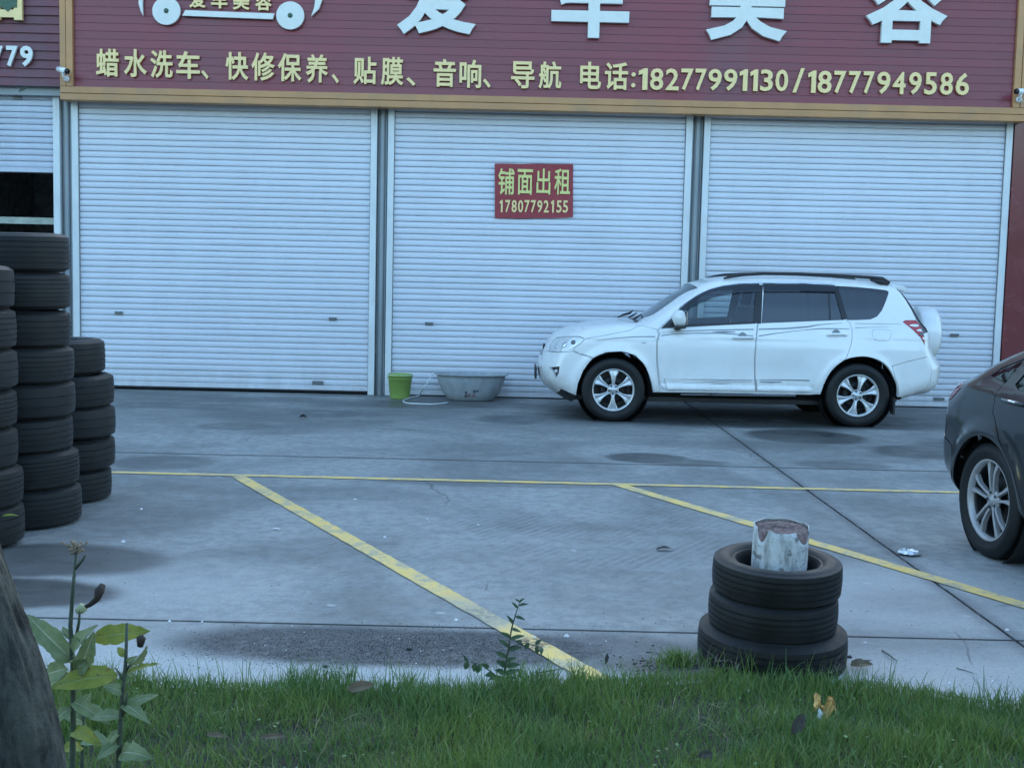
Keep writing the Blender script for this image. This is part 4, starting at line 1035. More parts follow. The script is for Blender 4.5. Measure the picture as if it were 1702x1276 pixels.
def crownf(x, z):
    return .055+.27*np.clip((xF+.55-x)/.55, 0, 1)**1.5+.06*np.clip((x-xR+.5)/.5, 0, 1)+.09*np.clip(1-np.abs(x-.75)/.5, 0, 1)*np.clip((z-1.0)/.15, 0, 1)
def krf(x, z): return .13+.12*np.clip((xF+.5-x)/.5, 0, 1)+.16*np.clip((x-xR+.4)/.4, 0, 1)*np.clip((1.1-z)/.3, 0, 1)-.03*np.clip((z-1.1)/.2, 0, 1)
def ext(x, z):
    e = -.014*np.exp(-((z-.62)/.13)**2)*np.clip((x-.55)/.2, 0, 1)*np.clip((RW-.5-x)/.2, 0, 1)
    e = e+.006*np.exp(-((z-.93-.02*x)/.02)**2)
    return e+.012*np.clip((.43-z)/.02, 0, 1)*np.clip((x-.5)/.02, 0, 1)*np.clip((RW-.48-x)/.02, 0, 1)
car = Car(suv, silp, WT, [(0, WZ), (RW, WZ)], crownf, krf, .022, .405, ext)
# side outline, a little inside the silhouette
domain = sp([(957.5, 657), (930, 646), (912, 636), (904, 624), (902, 606), (904, 592), (910, 578), (917, 566), (930, 556), (950, 548), (975, 543), (1010, 539.5), (1040, 538), (1062, 537), (1076, 531.5), (1092, 523), (1112, 509), (1134, 493.5), (1158, 480), (1185, 470.5), (1215, 466), (1262, 463.6), (1330, 464.2), (1400, 467.5), (1450, 471.5), (1476, 474.5), (1492, 481), (1503, 494), (1514, 512), (1523, 530), (1532, 544), (1538, 560), (1539, 576), (1542, 590), (1548, 600), (1550, 612), (1548, 634), (1541, 646), (1524, 656), (1500, 660)])
archR = sp([(1492, 660), (1491, 640), (1485.7, 628), (1476.7, 611), (1463, 599.2), (1443, 592.6), (1425, 592.3), (1405, 597), (1386, 611), (1372, 631), (1363, 654.5)])
archF = sp([(1085.5, 651.5), (1079.6, 628), (1071, 606.2), (1055.5, 590.7), (1034, 584.4), (1007, 586), (985, 595.5), (970, 615), (961, 637), (957.6, 657)])
sill = sp([(1345, 655.5), (1174, 652.3), (1103, 651.6)])
domain = [tuple(p) for p in catmull(domain, 3, False)]+[tuple(p) for p in catmull(archR, 3, False)]+sill+[tuple(p) for p in catmull(archF, 3, False)]
def cat(px, k=3): return [tuple(p) for p in catmull(sp(px), k)]
doorF = sp([(1131, 511), (1149, 498.3), (1166, 487.6), (1185, 480), (1204, 475), (1228, 471.3), (1262, 469.8), (1268, 470), (1264.5, 484), (1259.3, 538), (1257.5, 552), (1256, 568), (1254.3, 596), (1254.6, 625), (1256, 651.8), (1174, 650.1), (1108, 648.8), (1100, 645), (1096, 634), (1093.6, 612), (1092.4, 590), (1092.6, 568), (1096, 554), (1094, 547.2), (1112, 530)])
gF = sp([(1098, 546.2), (1112, 532.5), (1132, 513.5), (1150, 500.2), (1167, 489.6), (1186, 481.8), (1204, 476.8), (1228, 473.4), (1262.5, 471.8), (1260, 484), (1255.5, 538), (1178, 541.8)])
doorR = sp([(1269, 470), (1330, 470.2), (1388.5, 472.8), (1394, 488), (1406, 531), (1413, 537), (1417, 549), (1415.8, 569), (1411.5, 583), (1405.5, 596.2), (1385.5, 610.8), (1371.5, 630.8), (1363.3, 652.8), (1300, 652.6), (1256.8, 651.8), (1255.3, 625), (1255, 596), (1256.8, 568), (1258.2, 552), (1260, 538), (1265.3, 484)])
gR = sp([(1270, 472.3), (1330, 472.4), (1386, 474.6), (1391, 488), (1402.5, 531.8), (1265.5, 537.3), (1268, 500)])
gQ = sp([(1391.5, 475), (1425, 477), (1450, 479.3), (1473, 482.2), (1477, 484.3), (1476.8, 488), (1472, 502), (1465.5, 516.5), (1457.6, 526.2), (1447, 530.8), (1425, 532), (1408, 532), (1397, 496)])
head = sp([(914, 586.2), (917, 578), (921, 571), (927, 565.3), (943.6, 561), (963, 560), (970.5, 562.6), (965.6, 569.4), (952, 578), (942, 583.7), (926, 586.4)])
bumpF = sp([(900.6, 609), (902.5, 600), (906, 590), (911.5, 587.5), (943, 585), (952, 583), (963, 588.5), (979, 592.5), (985, 595.9), (970, 615.4), (961, 637.4), (957.6, 656), (931, 646), (913, 636), (905, 624)])
fend = sp([(972, 563), (967, 570), (953, 579.5), (954, 583), (964, 588), (980, 592), (986, 595.2), (1007, 585.7), (1034, 584.1), (1055.7, 590.4), (1071.2, 605.9), (1080, 628), (1085.8, 650.5), (1097.5, 650.3), (1095, 634), (1092.6, 612), (1091.4, 590), (1091.6, 568), (1095, 555), (1092, 547), (1066, 540.5), (1058, 543), (1048, 548.5), (1010, 556)])
bumpR = sp([(1482, 608.2), (1510, 600), (1543, 592.8), (1549, 600.5), (1550.2, 612), (1548.2, 634), (1541, 646), (1524, 656), (1500.5, 659.6), (1492.6, 659.2), (1491.6, 640), (1486.6, 626)])
tail = sp([(1500.3, 535.3), (1504.7, 532), (1523.5, 532), (1532, 543.5), (1537.8, 560), (1538.4, 574), (1530, 560.5), (1519, 549.5), (1508.6, 541)])
flap = cat([(1451, 548.5), (1479, 548.5), (1480, 560), (1475, 566), (1457, 566), (1451.5, 561)])
fog = sp([(914, 612.5), (930.6, 609.2), (929, 621), (923, 631.5), (920, 621)])
mould = sp([(1104, 629), (1254, 631.2), (1254.4, 648.5), (1108, 646.4)]); mould2 = sp([(1257.4, 631.2), (1346.5, 632.3), (1349, 638), (1347, 650.2), (1257.6, 648.7)])
MW = M['white_paint']
regs = [('front_door', doorF, MW, 0, None), ('rear_door', doorR, MW, 0, None), ('front_bumper', bumpF, MW, 0.001, None), ('fender', fend, MW, 0, None), ('rear_bumper', bumpR, MW, .003, None),
        ('side_glass', gF, M['glass_front'], -.008, 'front_door', .003), ('side_glass', gR, M['glass_dark'], -.008, 'rear_door', .003), ('quarter_glass', gQ, M['glass_dark'], -.005, None, .003),
        ('headlight', head, M['lamp_clear'], .001, None, .003), ('tail_light', tail, M['lamp_red'], .004, None, .003), ('fuel_flap', flap, MW, .001, None, .003), ('fog_recess', fog, M['black_trim'], -.025, 'front_bumper', .002)]
regs += [('door_moulding', mould, MW, .013, 'front_door', .002), ('door_moulding', mould2, MW, .013, 'rear_door', .002)]
o = car.side_panels(domain, regs, body_name='body', body_mat=MW)
# middle strip from the front lip over bonnet, roof and tail
nd = len(catmull(sp([(0, 0)]*40), 3, False))
line = catmull(sp([(957.5, 657), (930, 646), (912, 636), (904, 624), (902, 606), (904, 592), (910, 578), (917, 566), (930, 556), (950, 548), (975, 543), (1010, 539.5), (1040, 538), (1062, 537), (1076, 531.5), (1092, 523), (1112, 509), (1134, 493.5), (1158, 480), (1185, 470.5), (1215, 466), (1262, 463.6), (1330, 464.2), (1400, 467.5), (1450, 471.5), (1476, 474.5), (1492, 481), (1503, 494), (1514, 512), (1523, 530), (1532, 544), (1538, 560), (1539, 576), (1542, 590), (1548, 600), (1550, 612), (1548, 634), (1541, 646), (1524, 656), (1500, 660)]), 3, False)
cx_ = sp([(1062, 537)])[0][0]; rx_ = sp([(1160, 480)])[0][0]; bx_ = sp([(1492, 481)])[0][0]
st = car.strip(line, [('lower_grille', M['black_trim'], lambda x, z: z < .34, 0), ('bumper_bar', MW, lambda x, z: z < .66, 0.001), ('grille', M['black_gloss'], lambda x, z: z < .80, -.004), ('bonnet', MW, lambda x, z: x < cx_-.03, 0),
    ('cowl', M['black_trim'], lambda x, z: x < cx_+.02, -.004), ('windscreen', M['ws_glass'], lambda x, z: x < rx_, -.003), ('roof', MW, lambda x, z: x < bx_, 0), ('rear_window', M['glass_dark'], lambda x, z: z > 1.06, -.002), ('tailgate', MW, lambda x, z: z > .64, 0), ('bumper_bar', MW, lambda x, z: True, .001)])
# pillars between the panes, dark gaskets
def s_at(px, py, off=0.0, side=-1):
    x, z = sp([(px, py)])[0]; y = float(car.solve_y(np.array([x]), np.array([z]))[0]); g = car.grad(np.array([[x, y, z]]))[0]
    p = np.array([x, y, z])+g*off; return Vector((p[0], side*p[1], p[2]))
def ribbon(name, px, wid, off, m, side=-1, parent=None, lift=0.0):
    """thin strip laid on the body along a traced line"""
    P = resample(sp(px), .02, False); x, z = P[:, 0], P[:, 1]; y = car.solve_y(x, z); p = np.c_[x, y, z]; g = car.grad(p); t = np.gradient(p, axis=0); t /= np.linalg.norm(t, axis=1)[:, None]
    b = np.cross(t, g); n = len(p); wd = np.array(wid if hasattr(wid, '__len__') else [wid]*2); ww = np.interp(np.linspace(0, 1, n), np.linspace(0, 1, len(wd)), wd)[:, None]/2
    A = p+b*ww+g*off; B = p-b*ww+g*off; V = np.empty((2*n, 3)); V[0::2] = A; V[1::2] = B; NR = np.repeat(g, 2, 0)
    if lift: V = np.vstack([V, V-np.repeat(g, 2, 0)*lift]); NR = np.vstack([NR, NR])
    F = [(2*i, 2*i+1, 2*i+3, 2*i+2) for i in range(n-1)]
    if lift:
        F += [(2*i, 2*i+2, 2*n+2*i+2, 2*n+2*i) for i in range(n-1)]+[(2*i+1, 2*i+3, 2*n+2*i+3, 2*n+2*i+1) for i in range(n-1)]
    return car.finish(name, V, F, NR, m, parent or suv, side)
for sd in (-1, 1):
    fd, rd = o[('front_door', sd)], o[('rear_door', sd)]
    # mirror corner, B and C pillar trims
    ribbon('window_trim', [(1262, 473.5), (1258.5, 537.5)], [.075, .085], .0015, M['black_gloss'], sd)
    ribbon('window_trim', [(1388.5, 476), (1404.5, 531)], [.05, .06], .0015, M['black_gloss'], sd)
    ribbon('window_trim', [(1377, 476), (1380, 531.5)], [.016, .02], -.003, M['black_trim'], sd)
    ribbon('window_trim', [(1100, 544), (1128, 541), (1178, 539.8), (1256, 536.3)], [.05, .035, .03, .03], -.001, M['black_trim'], sd)
    # smoked rain visors with a bright upper edge
    ribbon('rain_visor', [(1130, 518.5), (1145, 507.5), (1160, 498.5), (1180, 489.2), (1203, 483), (1228, 479.6), (1262, 478.2)], [.05, .08, .10, .105, .10, .098, .095], .017, M['visor'], sd, fd, .012)
    ribbon('rain_visor', [(1268, 478.3), (1330, 478.6), (1388, 480.6)], [.095, .092, .08], .017, M['visor'], sd, rd, .012)
    ribbon('chrome_edge', [(1130, 511.6), (1149, 498.4), (1166, 487.8), (1185, 480.3), (1204, 475.4), (1228, 472), (1267, 470.6)], .012, .014, M['chrome'], sd, fd, .008)
    ribbon('chrome_edge', [(1270, 470.8), (1330, 471), (1383, 473)], .012, .014, M['chrome'], sd, rd, .008)
    if sd == -1 or sd == 1:
        # printed stripes
        dk = M['decal']
        def rib(px, wid, par=None): return ribbon('stripe', px, wid, .0018, dk, sd, par)
        rib([(992, 566.8), (1020, 561.8), (1055, 559.6), (1089, 559.4)], [.003, .009, .012])
        rib([(1099, 558), (1118, 555), (1155, 553.8), (1196, 553.8), (1223, 555.6), (1252, 558.3)], [.012, .010, .014, .011], fd)
        rib([(1100, 553), (1151, 549.7), (1193, 548.4), (1253, 547.4)], [.004, .010, .012, .014], fd)
        rib([(1183, 551.5), (1222, 551.8)], [.004, .024, .010], fd)
        rib([(1261, 547.3), (1306, 546), (1343, 543), (1362, 539.5), (1400, 536.8)], [.016, .016, .018, .010, .004], rd)
        rib([(1261, 558.6), (1287, 554.4), (1324, 549.7), (1362, 546.2), (1412, 546.3)], [.014, .008, .006, .014, .006], rd)
        rib([(1421, 545), (1477, 543)], [.007, .002]); rib([(1421, 537.4), (1460, 538.4), (1498, 538.8)], [.005, .006, .003])
        def mrib(px, wid, par): return ribbon('stripe', px, wid, .0148, dk, sd, par)
        mrib([(1112, 633), (1160, 630.8), (1250, 631.6)], [.002, .006, .008], fd); mrib([(1135, 636.3), (1200, 633.6), (1248, 634.6)], [.002, .008, .003], fd); mrib([(1180, 637.5), (1215, 637)], [.003, .01, .003], fd)
        mrib([(1263, 634.6), (1282, 635), (1299, 635)], [.012, .018, .010], rd); mrib([(1262, 631), (1345, 632)], [.008, .012, .016], rd)
    ribbon('side_step_trim', [(1131, 654.2), (1322, 656.2)], .022, .012, M['chrome'], sd, None, .02)
    # handles
    for (x0, x1, yy, par) in ((1218, 1252, 562, fd), (1374, 1407, 557.4, rd)):
        a, b = s_at(x0, yy, .004, sd), s_at(x1, yy, .004, sd); m1, m2 = s_at(x0+6, yy-.3, .034, sd), s_at(x1-6, yy-.3, .034, sd)
        mbq = MB().tube([a, m1, (m1+m2)/2, m2, b], [.012, .014, .015, .014, .012], 10); mbq.build('door_handle', MW, par)
        c = s_at((x0+x1)/2-1, yy-3.0, .001, sd); mbq = MB(); mbq.lathe([(0, .002*sd), (.045, .002*sd)], 24, 'Y', tuple(c), a0=0, a1=PI); mbq.build('handle_cup', M['decal'], par)
    c = s_at(1070, 569, .002, sd); MB().tube([c-Vector((.03, 0, 0)), c, c+Vector((.03, 0, 0))], [.002, .011, .002], 10).build('side_indicator', M['lamp_clear'], suv)
    # mirror
    q = s_at(1124, 531, .02, sd); mr = empty('wing_mirror'); mr.parent = suv; c = Vector((q.x+.02, sd*(abs(q.y)+.13), q.z+.01)); mr.location = c
    b = MB(); V_ = []; Fc = []
    nU, nV = 16, 10
    for j in range(nV+1):
        ph = -PI/2+PI*j/nV
        for i in range(nU):
            th = 2*PI*i/nU; sx_, sz_ = math.cos(th), math.sin(th)
            e = lambda u, p_: math.copysign(abs(u)**p_, u)
            r = math.cos(ph)**.6
            V_.append((.075*e(sx_, .75)*r-(.012 if sz_ > 0 else 0), .085*math.sin(ph)*1.0, .092*e(sz_, .75)*r+.0))
    for j in range(nV):
        for i in range(nU): Fc.append((j*nU+i, j*nU+(i+1) % nU, (j+1)*nU+(i+1) % nU, (j+1)*nU+i))
    b.add(V_, Fc, True); b.build('mirror_housing', MW, mr)
    MB().box(-.06, .06, -.085, .085, -.108, -.084).build('mirror_base', M['black_trim'], mr, bevel=.01)
    MB().tube([Vector((0, -sd*.02, -.09)), Vector((-.02, -sd*.15, -.115))], [.03, .04], 8).build('mirror_arm', M['black_trim'], mr)
    MB().box(.066, .074, -.07, .07, -.07, .07).build('mirror_glass', M['chrome'], mr, bevel=.003)
    # roof rail
    pts = []; rz = {}
    for (px, py, up) in ((1203, 463, 0.0), (1216, 459.4, .012), (1235, 456.4, .03), (1267, 454.8, .035), (1327, 455.2, .035), (1388, 457.8, .035), (1450, 461.4, .035), (1466, 463.5, .03), (1480, 470, 0)):
        x, z = sp([(px, py)])[0]; pts.append(Vector((x, sd*.60, z)))
    MB().tube(pts, [.010, .018, .019, .017, .017, .017, .019, .024, .012], 10).build('roof_rail', M['black_trim'], suv)
    x1_, z1_ = sp([(1455, 465)])[0]; MB().tube([Vector((x1_-.06, sd*.6, z1_)), Vector((x1_+.06, sd*.6, z1_-.02)), Vector((x1_+.15, sd*.6, z1_-.045))], [.012, .034, .014], 10).build('rail_foot', M['black_trim'], suv)
    # wheel houses, mud flap
    for cx in (0, RW):
        b = MB(); b.lathe([(.40, sd*.865), (.40, sd*.60), (0, sd*.60)], 36, 'Y', (cx, 0, WZ)); b.build('wheel_arch_liner', M['black_trim'], suv)
    MB().box(RW+.375, RW+.395, sd*.86-.10, sd*.86+.02 if sd < 0 else sd*.86+.0, .16, .34).build('mud_flap', M['black_trim'], suv)
    # lamp innards
    hl = o[('headlight', sd)]
    for px, py, r in ((926, 578, .03), (939, 573, .035), (953, 569, .028)):
        c = s_at(px, py, .004, sd); b = MB(); n_ = car.grad(np.array([[c.x, abs(c.y), c.z]]))[0]; n_ = Vector((n_[0], sd*n_[1], n_[2]))
        b.tube([c-n_*.004, c+n_*.0025], [r, r*.85], 16); b.build('lamp_bowl', M['chrome'] if px != 953 else M['lamp_smoke'], hl)
    tl = o[('tail_light', sd)]
    ribbon('lamp_insert', [(1512, 540.8), (1527, 541.6)], [.010, .032, .026], .0075, M['lamp_clear'], sd, tl); ribbon('lamp_insert', [(1524, 549), (1532.5, 549.6)], [.01, .03, .03], .0075, M['lamp_clear'], sd, tl)
    ribbon('lamp_insert', [(1529, 555.6), (1535.5, 556)], [.02, .04, .03], .0075, M['lamp_smoke'], sd, tl); ribbon('lamp_insert', [(1533.5, 562), (1536.8, 563)], [.02, .05, .03], .0075, M['lamp_clear'], sd, tl)
    fr_ = o[('fog_recess', sd)]; c = s_at(924, 618, -.012, sd); MB().tube([c+Vector((0, .02*-sd, 0)), c], [.018, .022], 14).build('fog_lamp', M['lamp_clear'], fr_)
    ribbon('gasket', [(914, 586.6), (917, 578), (921, 570.4), (927, 564.6), (943.6, 560.3), (963, 559.4), (970.8, 562.6)], .006, .002, M['black_trim'], sd)
    wheel(suv, 0, sd*.80, WZ, WZ, .232, .225, sd, 6, M['alloy'], rot=.52-.0 if sd < 0 else .3)
    wheel(suv, RW, sd*.80, WZ, WZ, .232, .225, sd, 6, M['alloy'], rot=.30)
# underbody, interior
MB().box(xF+.35, xR-.75, -.70, .70, .22, .27).build('underbody', M['black_trim'], suv)
MB().box(xF+.75, xR-.5, -.60, .60, .265, .55).build('cabin_floor', M['seat'], suv)
for sx_ in (1.0, 1.95):
    for sy_ in (-.38, .38):
        s_ = empty('seat'); s_.parent = suv; s_.location = (sx_+.25, sy_, .55)
        MB().box(-.22, .27, -.24, .24, 0, .17).build('cushion', M['seat'], s_, bevel=.04)
        q = MB(); q.prism([(.20, .14), (.34, .14), (.46, .70), (.36, .72)], -.23, .23, 'Y'); q.build('backrest', M['seat'], s_, bevel=.03)
        q = MB(); q.prism([(.37, .75), (.46, .75), (.48, .93), (.40, .94)], -.12, .12, 'Y'); q.build('headrest', M['seat'], s_, bevel=.02)
MB().box(.35, .80, -.68, .68, .6, .98).build('dashboard', M['black_trim'], suv, bevel=.05)
b = MB(); b.lathe([(.165, -.012), (.19, -.012), (.19, .012), (.165, .012)], 28, 'X', (0, 0, 0), closed=True); sw = b.build('steering_wheel', M['black_trim'], suv, loc=(.88, -.36, .98)); sw.rotation_euler = (0, .35, 0)
# spare wheel cover on the tailgate
cxs = sp([(1563.5, 555)], 'mid')[0]
spare_x = cxs[0]-.075
b = MB(); b.lathe([(0, spare_x), (.22, spare_x-.002), (.285, spare_x-.012), (.312, spare_x-.04), (.318, spare_x-.10), (.315, spare_x-.22), (.29, spare_x-.25), (0, spare_x-.30)], 48, 'X', (0, 0, cxs[1]+.005)); b.build('spare_wheel_cover', MW, suv)
b = MB(); b.lathe([(0, spare_x-.29), (.2, spare_x-.2), (.2, spare_x-.36), (0, spare_x-.36)], 24, 'X', (0, 0, cxs[1])); b.build('spare_carrier', M['black_trim'], suv)
# small rear spoiler, plate, wipers, badge
sx2, sz2 = sp([(1486, 473.5)])[0]
b = MB(); b.prism([(sx2-.05, sz2-.02), (sx2+.02, sz2+.005), (sx2+.14, sz2-.012), (sx2+.16, sz2-.03), (sx2+.155, sz2-.075), (sx2+.11, sz2-.06), (sx2+.03, sz2-.06)], -.56, .56, 'Y'); b.build('spoiler', MW, suv, bevel=.008)
nx_ = xF; MB().box(nx_-.035, nx_-.012, -.24, .24, .40, .54).build('number_plate_holder', M['black_trim'], suv, bevel=.004)
MB().box(nx_+.055, nx_+.10, -.11, .11, .70, .80).build('badge_bar', M['black_gloss'], suv, bevel=.01)
for yy in (-.45, .1):
    a = sp([(1044, 530)], 'mid')[0]; MB().tube([Vector((a[0]+.02, yy, a[1]+.015)), Vector((a[0]+.10, yy+.2, a[1]+.045)), Vector((a[0]+.15, yy+.45, a[1]+.055))], .010, 6).build('wiper', M['black_trim'], suv)
a = s_at(1056, 533, .01); MB().tube([a+Vector((-.12, .05, -.005)), a+Vector((-.05, .03, .03)), a+Vector((.02, .02, .05)), a+Vector((.06, .05, .085))], [.008, .014, .014, .006], 6).build('wiper', M['black_trim'], suv)

# ------------------------------------------------------------------ the dark saloon at the right edge
ca = math.radians(7.0); ex = Vector((-math.sin(ca), math.cos(ca), 0)); ey = Vector((-math.cos(ca), -math.sin(ca), 0))
wc = gp(1657, 925); O = wc-ex*2.70-ey*.80
sed = empty('parked_car', (O.x, O.y, 0), PI/2+ca)
tag(sed, 'glossy black saloon car cut off by the right edge, tail towards the shutters', 'car')
WT2 = [(.12, .78), (.22, .85), (.32, .885), (.5, .905), (.75, .91), (.88, .90), (.95, .875), (1.0, .845), (1.2, .72), (1.42, .56), (1.5, .5)]
TAIL = lambda P: [(x if x < 2.95 else 2.95+(x-2.95)*.74, z) for x, z in P]
TAIL0 = TAIL
TAIL = lambda P: [(x, z if z < .9 else .9+(z-.9)*.90) for x, z in TAIL0(P)]
silS = catmull(TAIL([(-.62, .20), (-.80, .26), (-.90, .42), (-.92, .55), (-.89, .68), (-.80, .76), (-.5, .86), (0, .945), (.40, .99), (.62, 1.05), (.95, 1.24), (1.25, 1.375), (1.6, 1.445), (2.0, 1.455), (2.4, 1.41), (2.75, 1.30), (3.02, 1.185), (3.22, 1.125), (3.42, 1.115), (3.58, 1.10), (3.655, 1.05), (3.66, .95), (3.68, .82), (3.70, .70), (3.72, .60), (3.70, .45), (3.62, .32), (3.45, .24), (2.9, .22), (1.4, .19), (.2, .20)]), 6)
sx0, sx1 = silS[:, 0].min(), silS[:, 0].max()
car2 = Car(sed, silS, WT2, [(0, .335), (2.70, .335)], lambda x, z: .06+.25*np.clip((sx0+.6-x)/.6, 0, 1)**1.5+.16*np.clip((x-sx1+.55)/.55, 0, 1)+.08*np.clip(1-np.abs(x-.9)/.5, 0, 1)*np.clip((z-1.0)/.15, 0, 1),
           lambda x, z: .14+.14*np.clip((sx0+.5-x)/.5, 0, 1)+.18*np.clip((x-sx1+.45)/.45, 0, 1), .022, .375,
           lambda x, z: -.016*np.exp(-((z-.58)/.13)**2)*np.clip((x-.45)/.2, 0, 1)*np.clip((2.2-x)/.2, 0, 1)+.010*np.exp(-((z-.90-.03*(x-1))/.03)**2))
lineS = catmull(TAIL([(-.60, .24), (-.78, .30), (-.865, .44), (-.875, .55), (-.845, .66), (-.76, .725), (-.48, .82), (0, .90), (.42, .945), (.66, 1.0), (.98, 1.19), (1.27, 1.32), (1.6, 1.385), (2.0, 1.395), (2.38, 1.35), (2.72, 1.245), (2.98, 1.135), (3.2, 1.075), (3.40, 1.06), (3.52, 1.045), (3.58, 1.0), (3.595, .93), (3.61, .82), (3.63, .70), (3.645, .60), (3.63, .47), (3.56, .36), (3.42, .29)]), 3, False)
archs = [tuple(p) for p in arc(2.70, .335, .375, -.22, PI+.22, 26)]; archf = [tuple(p) for p in arc(0, .335, .375, -.22, PI+.22, 26)]
domS = [tuple(p) for p in lineS]+[(3.14, .265)]+archs+[(2.25, .225), (.45, .225)]+archf+[(-.45, .235)]
NP = M['navy_paint']
dF = [(.52, .93), (.70, 1.02), (1.0, 1.185), (1.28, 1.31), (1.55, 1.365), (1.60, 1.36), (1.62, .95), (1.60, .6), (1.60, .27), (.62, .26), (.50, .32), (.46, .6)]
dR = [(1.62, 1.362), (2.0, 1.37), (2.30, 1.33), (2.55, 1.25), (2.66, 1.15), (2.68, .97), (2.66, .85), (2.52, .70), (2.36, .55), (2.29, .40), (2.25, .27), (1.615, .27), (1.615, .6), (1.635, .95)]
gf = [(.76, 1.0), (1.02, 1.165), (1.29, 1.285), (1.57, 1.335), (1.575, .975)]; gr = [(1.66, 1.335), (2.0, 1.342), (2.28, 1.30), (2.50, 1.22), (2.56, 1.02), (2.5, .995), (1.655, .975)]
gq = [(2.62, 1.17), (2.80, 1.10), (2.86, 1.045), (2.66, 1.02)]
hl_ = [(-.79, .62), (-.74, .70), (-.5, .79), (-.42, .78), (-.55, .68)]
tl_ = TAIL([(3.20, .955), (3.30, .985), (3.50, .975), (3.575, .95), (3.585, .86), (3.45, .835), (3.30, .87)])
bR_ = TAIL([(3.24, .275), (3.12, .43), (3.18, .60), (3.45, .66), (3.625, .68), (3.64, .60), (3.625, .47), (3.555, .365), (3.42, .295)])
bF_ = [(-.46, .245), (-.385, .40), (-.36, .50), (-.46, .60), (-.84, .62), (-.866, .55), (-.855, .44), (-.775, .305), (-.60, .25)]
tl_ = tl_
o2 = car2.side_panels(domS, [('front_door', dF, NP, 0, None), ('rear_door', dR, NP, 0, None), ('rear_bumper', bR_, NP, .002, None), ('front_bumper', bF_, NP, .001, None),
    ('side_glass', gf, M['glass_dark'], -.006, 'front_door', .003), ('side_glass', gr, M['glass_dark'], -.006, 'rear_door', .003), ('quarter_glass', gq, M['glass_dark'], -.004, None, .003),
    ('headlight', hl_, M['lamp_clear'], .001, None, .003), ('tail_light', tl_, M['lamp_red_dim'], .003, None, .003)], step=.04, body_mat=NP)
car2.strip(lineS, [('lower_grille', M['black_trim'], lambda x, z: z < .40, 0), ('bumper_bar', NP, lambda x, z: z < .55, 0), ('grille', M['black_gloss'], lambda x, z: z < .72, -.004), ('bonnet', NP, lambda x, z: x < .42, 0), ('cowl', M['black_trim'], lambda x, z: x < .5, -.004),
    ('windscreen', M['ws_glass'], lambda x, z: x < 1.25, -.003), ('roof', NP, lambda x, z: x < 2.35, 0), ('rear_window', M['glass_dark'], lambda x, z: x < 3.07, -.003), ('boot_lid', NP, lambda x, z: z > .68, 0), ('bumper_bar', NP, lambda x, z: z > .45, .002), ('lower_valance', M['black_trim'], lambda x, z: True, 0)])
def on2(x, z, off=0.0, side=1):
    y = float(car2.solve_y(np.array([x]), np.array([z]))[0]); g = car2.grad(np.array([[x, y, z]]))[0]; p = np.array([x, y, z])+g*off
    return Vector((p[0], side*p[1], p[2]))
for sd in (-1, 1):
    for x_, z_, par in ((1.30, .90, o2[('front_door', sd)]), (2.34, .925, o2[('rear_door', sd)])):
        MB().tube([on2(x_, z_, .0, sd), on2(x_+.03, z_, .035, sd), on2(x_+.17, z_+.004, .035, sd), on2(x_+.20, z_+.004, 0, sd)], [.011, .013, .013, .011], 10).build('door_handle', NP, par)
        MB().tube([on2(x_+.03, z_+.004, .047, sd), on2(x_+.17, z_+.008, .047, sd)], .005, 8).build('handle_chrome', M['chrome'], par)
    wheel(sed, 0, sd*.79, .335, .335, .236, .215, sd, 5, M['alloy_dark'], rot=.45, kind='twin')
    wheel(sed, 2.70, sd*.79, .335, .335, .236, .215, sd, 5, M['alloy_dark'], rot=.30, kind='twin')
    for cx in (0, 2.70):
        b = MB(); b.lathe([(.37, sd*.86), (.37, sd*.60), (0, sd*.60)], 36, 'Y', (cx, 0, .335)); b.build('wheel_arch_liner', M['black_trim'], sed)
    q = on2(.78, .98, 0, sd); mr = empty('wing_mirror'); mr.parent = sed; mr.location = (q.x, sd*(abs(q.y)+.12), q.z+.03)
    MB().box(-.06, .06, -.09, .09, -.055, .065).build('mirror_housing', NP, mr, bevel=.035, seg=3)
    MB().tube([Vector((0, -sd*.02, -.04)), Vector((0, -sd*.14, -.06))], [.02, .03], 8).build('mirror_arm', M['black_trim'], mr)
    MB().box(3.30, 3.42, sd*.5-.1, sd*.5+.1, .33, .37).build('exhaust_trim', M['chrome'], sed, bevel=.01)
    # red reflector on the bumper
    c = on2(3.36, .50, .002, sd); MB().tube([c-Vector((.04, 0, 0)), c+Vector((.03, -sd*.02, 0))], .010, 8).build('reflector', M['lamp_red_dim'], o2[('rear_bumper', sd)])
MB().box(sx0+.35, sx1-.3, -.70, .70, .19, .24).build('underbody', M['black_trim'], sed)
MB().box(.3, 3.0, -.62, .62, .245, .6).build('cabin_floor', M['seat'], sed)
for sx_ in (1.05, 2.0):
    for sy_ in (-.37, .37):
        s_ = empty('seat'); s_.parent = sed; s_.location = (sx_+.2, sy_, .6)
        q = MB(); q.prism([(-.2, 0), (-.2, .1), (.2, .06), (.33, .55), (.42, .55), (.34, .0)], -.23, .23, 'Y'); q.build('backrest', M['seat'], s_, bevel=.03)
MB().box(sx1-.025, sx1-.005, -.22, .22, .74, .86).build('number_plate', M['lamp_clear'], sed, bevel=.003)

